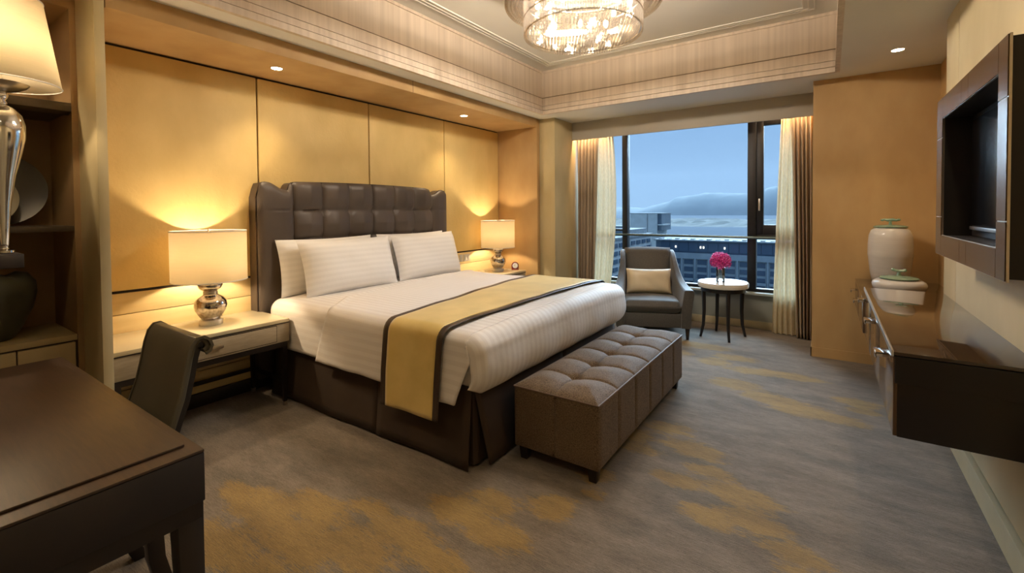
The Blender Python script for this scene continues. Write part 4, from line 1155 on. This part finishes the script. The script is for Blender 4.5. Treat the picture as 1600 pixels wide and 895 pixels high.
for i in range(17):
    x = -21.3+1.85*i
    ebox(x-.30, x-.12, 69.6, 70.0, -14, -5.75).build('pier', 'bld', lb)
    for j in range(5):
        z = -5.85-1.05*j
        ebox(x+.05, x+1.30, 69.93, 70.05, z-.72, z-.05).build('window', 'bld_glass', lb)
        if j >= 2: ebox(x-.05, x+1.45, 69.45, 69.55, z-.95, z-.60).build('balcony', 'bld', lb)
for i in range(26):
    x = -21.5+1.15*i
    ebox(x, x+.5, 70.6+.3*(i % 3), 72, -3.05, -2.92-.06*(i % 2)).build('roof_unit', 'roof_lt', lb)
tw = thing('tower_block', 'boxy pale stair tower with dark recessed side outside the window', 'building', (-27*K, 82*K, GZ))
a = E_(-29.4, 80, .80); b = E_(-24.0, 86, .8)
box(a[0], b[0]-1.8, a[1], b[1], GZ, a[2]).build('wall', 'bld', tw)
ebox(-24.6, -23.95, 80.4, 86, -2.2, .70).build('side_bay', 'bld_dark', tw)
ebox(-29.5, -23.8, 79.85, 86.1, .72, .84).build('roof', 'roof_lt', tw)
ebox(-26.35, -26.25, 79.9, 80, -2.5, .72).build('corner_fin', 'roof_dk', tw)
ebox(-24.5, -23.5, 79.8, 84, -1.3, -1.1).build('balcony', 'bld', tw)
wg = thing('wing_block', 'pale wing building with horizontal window bands at the left outside the window', 'building', (-30*K, 55*K, GZ))
a = E_(-40, 36, -2.35); b = E_(-22.2, 69.5, -2.35)
box(a[0], b[0], a[1], b[1], GZ, a[2]).build('wall', 'bld', wg)
ebox(-40, -22.0, 36, 69.6, -2.35, -2.1).build('roof', 'roof_dk', wg)
ebox(-40, -22.8, 60, 69.0, -2.1, -1.35).build('roof_storey', 'roof_dk', wg)
ebox(-27.2, -25.2, 66, 68.5, -1.35, -1.0).build('roof_unit', 'roof_lt', wg)
ebox(-30.2, -28.9, 60, 62.5, -1.35, -.85).build('roof_unit', 'bld', wg)
for j in range(5):
    z = -2.85-1.0*j
    for i in range(15):
        y = 37+2.15*i
        ebox(-22.22, -22.1, y, y+1.5, z-.55, z).build('window', 'bld_glass', wg)
# ground, river, bank, hills
gr = box(-2500, 1500, 120, 900, GZ-2, GZ).build('riverside_land', 'land'); tag(gr, 'dark land between the buildings and the river', 'ground', None, 'structure')
rv = box(-4500, 1500, 900, 5200, GZ-3, GZ-1).build('river', 'water'); tag(rv, 'wide grey blue river beyond the buildings', 'river', None, 'structure')
def bank():
    g = G(); random.seed(4)
    x0, x1, y0, y1 = -2600, 900, 1350, 2150; NX, NY = 160, 14
    hs = [[random.random() for _ in range(NY+1)] for _ in range(NX+1)]
    def f(u, v):
        i, j = int(round(u*NX)), int(round(v*NY)); e_ = min(1, min(v, 1-v)*5)
        return (x0+(x1-x0)*u, y0+(y1-y0)*v, GZ-2+e_*(5+11*hs[i][j]))
    g.grid(f, NX, NY); o = g.build('river_island', 'land'); tag(o, 'low tree covered bank in the middle of the river', 'island', None, 'structure')
bank()
def hills():
    g = G()
    ridge = [(-4000, 10), (-2300, 40), (-1700, 30), (-1520, 20), (-1400, 55), (-1290, 80), (-1180, 128), (-1060, 140), (-930, 160), (-790, 150), (-640, 145), (-520, 160), (-400, 195), (-280, 240), (-100, 250), (200, 200), (900, 150)]
    random.seed(9); NX, NY = 220, 16; nz = [[random.uniform(-1, 1) for _ in range(NY+1)] for _ in range(NX+1)]
    x0, x1, y0, y1 = -3600, 900, 4100, 5100
    def H_(x):
        for (a, h0), (b, h1) in zip(ridge, ridge[1:]):
            if a <= x <= b: return h0+(h1-h0)*ss((x-a)/(b-a))
        return 10
    def f(u, v):
        i, j = int(round(u*NX)), int(round(v*NY)); x = x0+(x1-x0)*u; s = math.sin(PI*min(1, v*1.0+.0))**.8 if 0 < v < 1 else 0
        return (x, y0+(y1-y0)*v, GZ-2+s*(H_(x)*1.0+46)+nz[i][j]*5*s)
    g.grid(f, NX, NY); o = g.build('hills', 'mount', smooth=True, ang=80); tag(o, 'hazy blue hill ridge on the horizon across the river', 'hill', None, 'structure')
hills()
# dusk haze over the river valley
hz = box(-5000, 2000, 300, 5600, GZ-4, 420).build('valley_haze', 'water')
hm = bpy.data.materials.new('thin_haze'); hm.use_nodes = True; hn = hm.node_tree.nodes; hn.clear()
vo = hn.new('ShaderNodeVolumeScatter'); vo.inputs['Color'].default_value = (.80, .90, 1.0, 1); vo.inputs['Density'].default_value = .00005
ho = hn.new('ShaderNodeOutputMaterial'); hm.node_tree.links.new(vo.outputs[0], ho.inputs['Volume'])
hz.data.materials.clear(); hz.data.materials.append(hm); tag(hz, 'thin blue dusk haze over the river valley', 'haze', None, 'stuff')
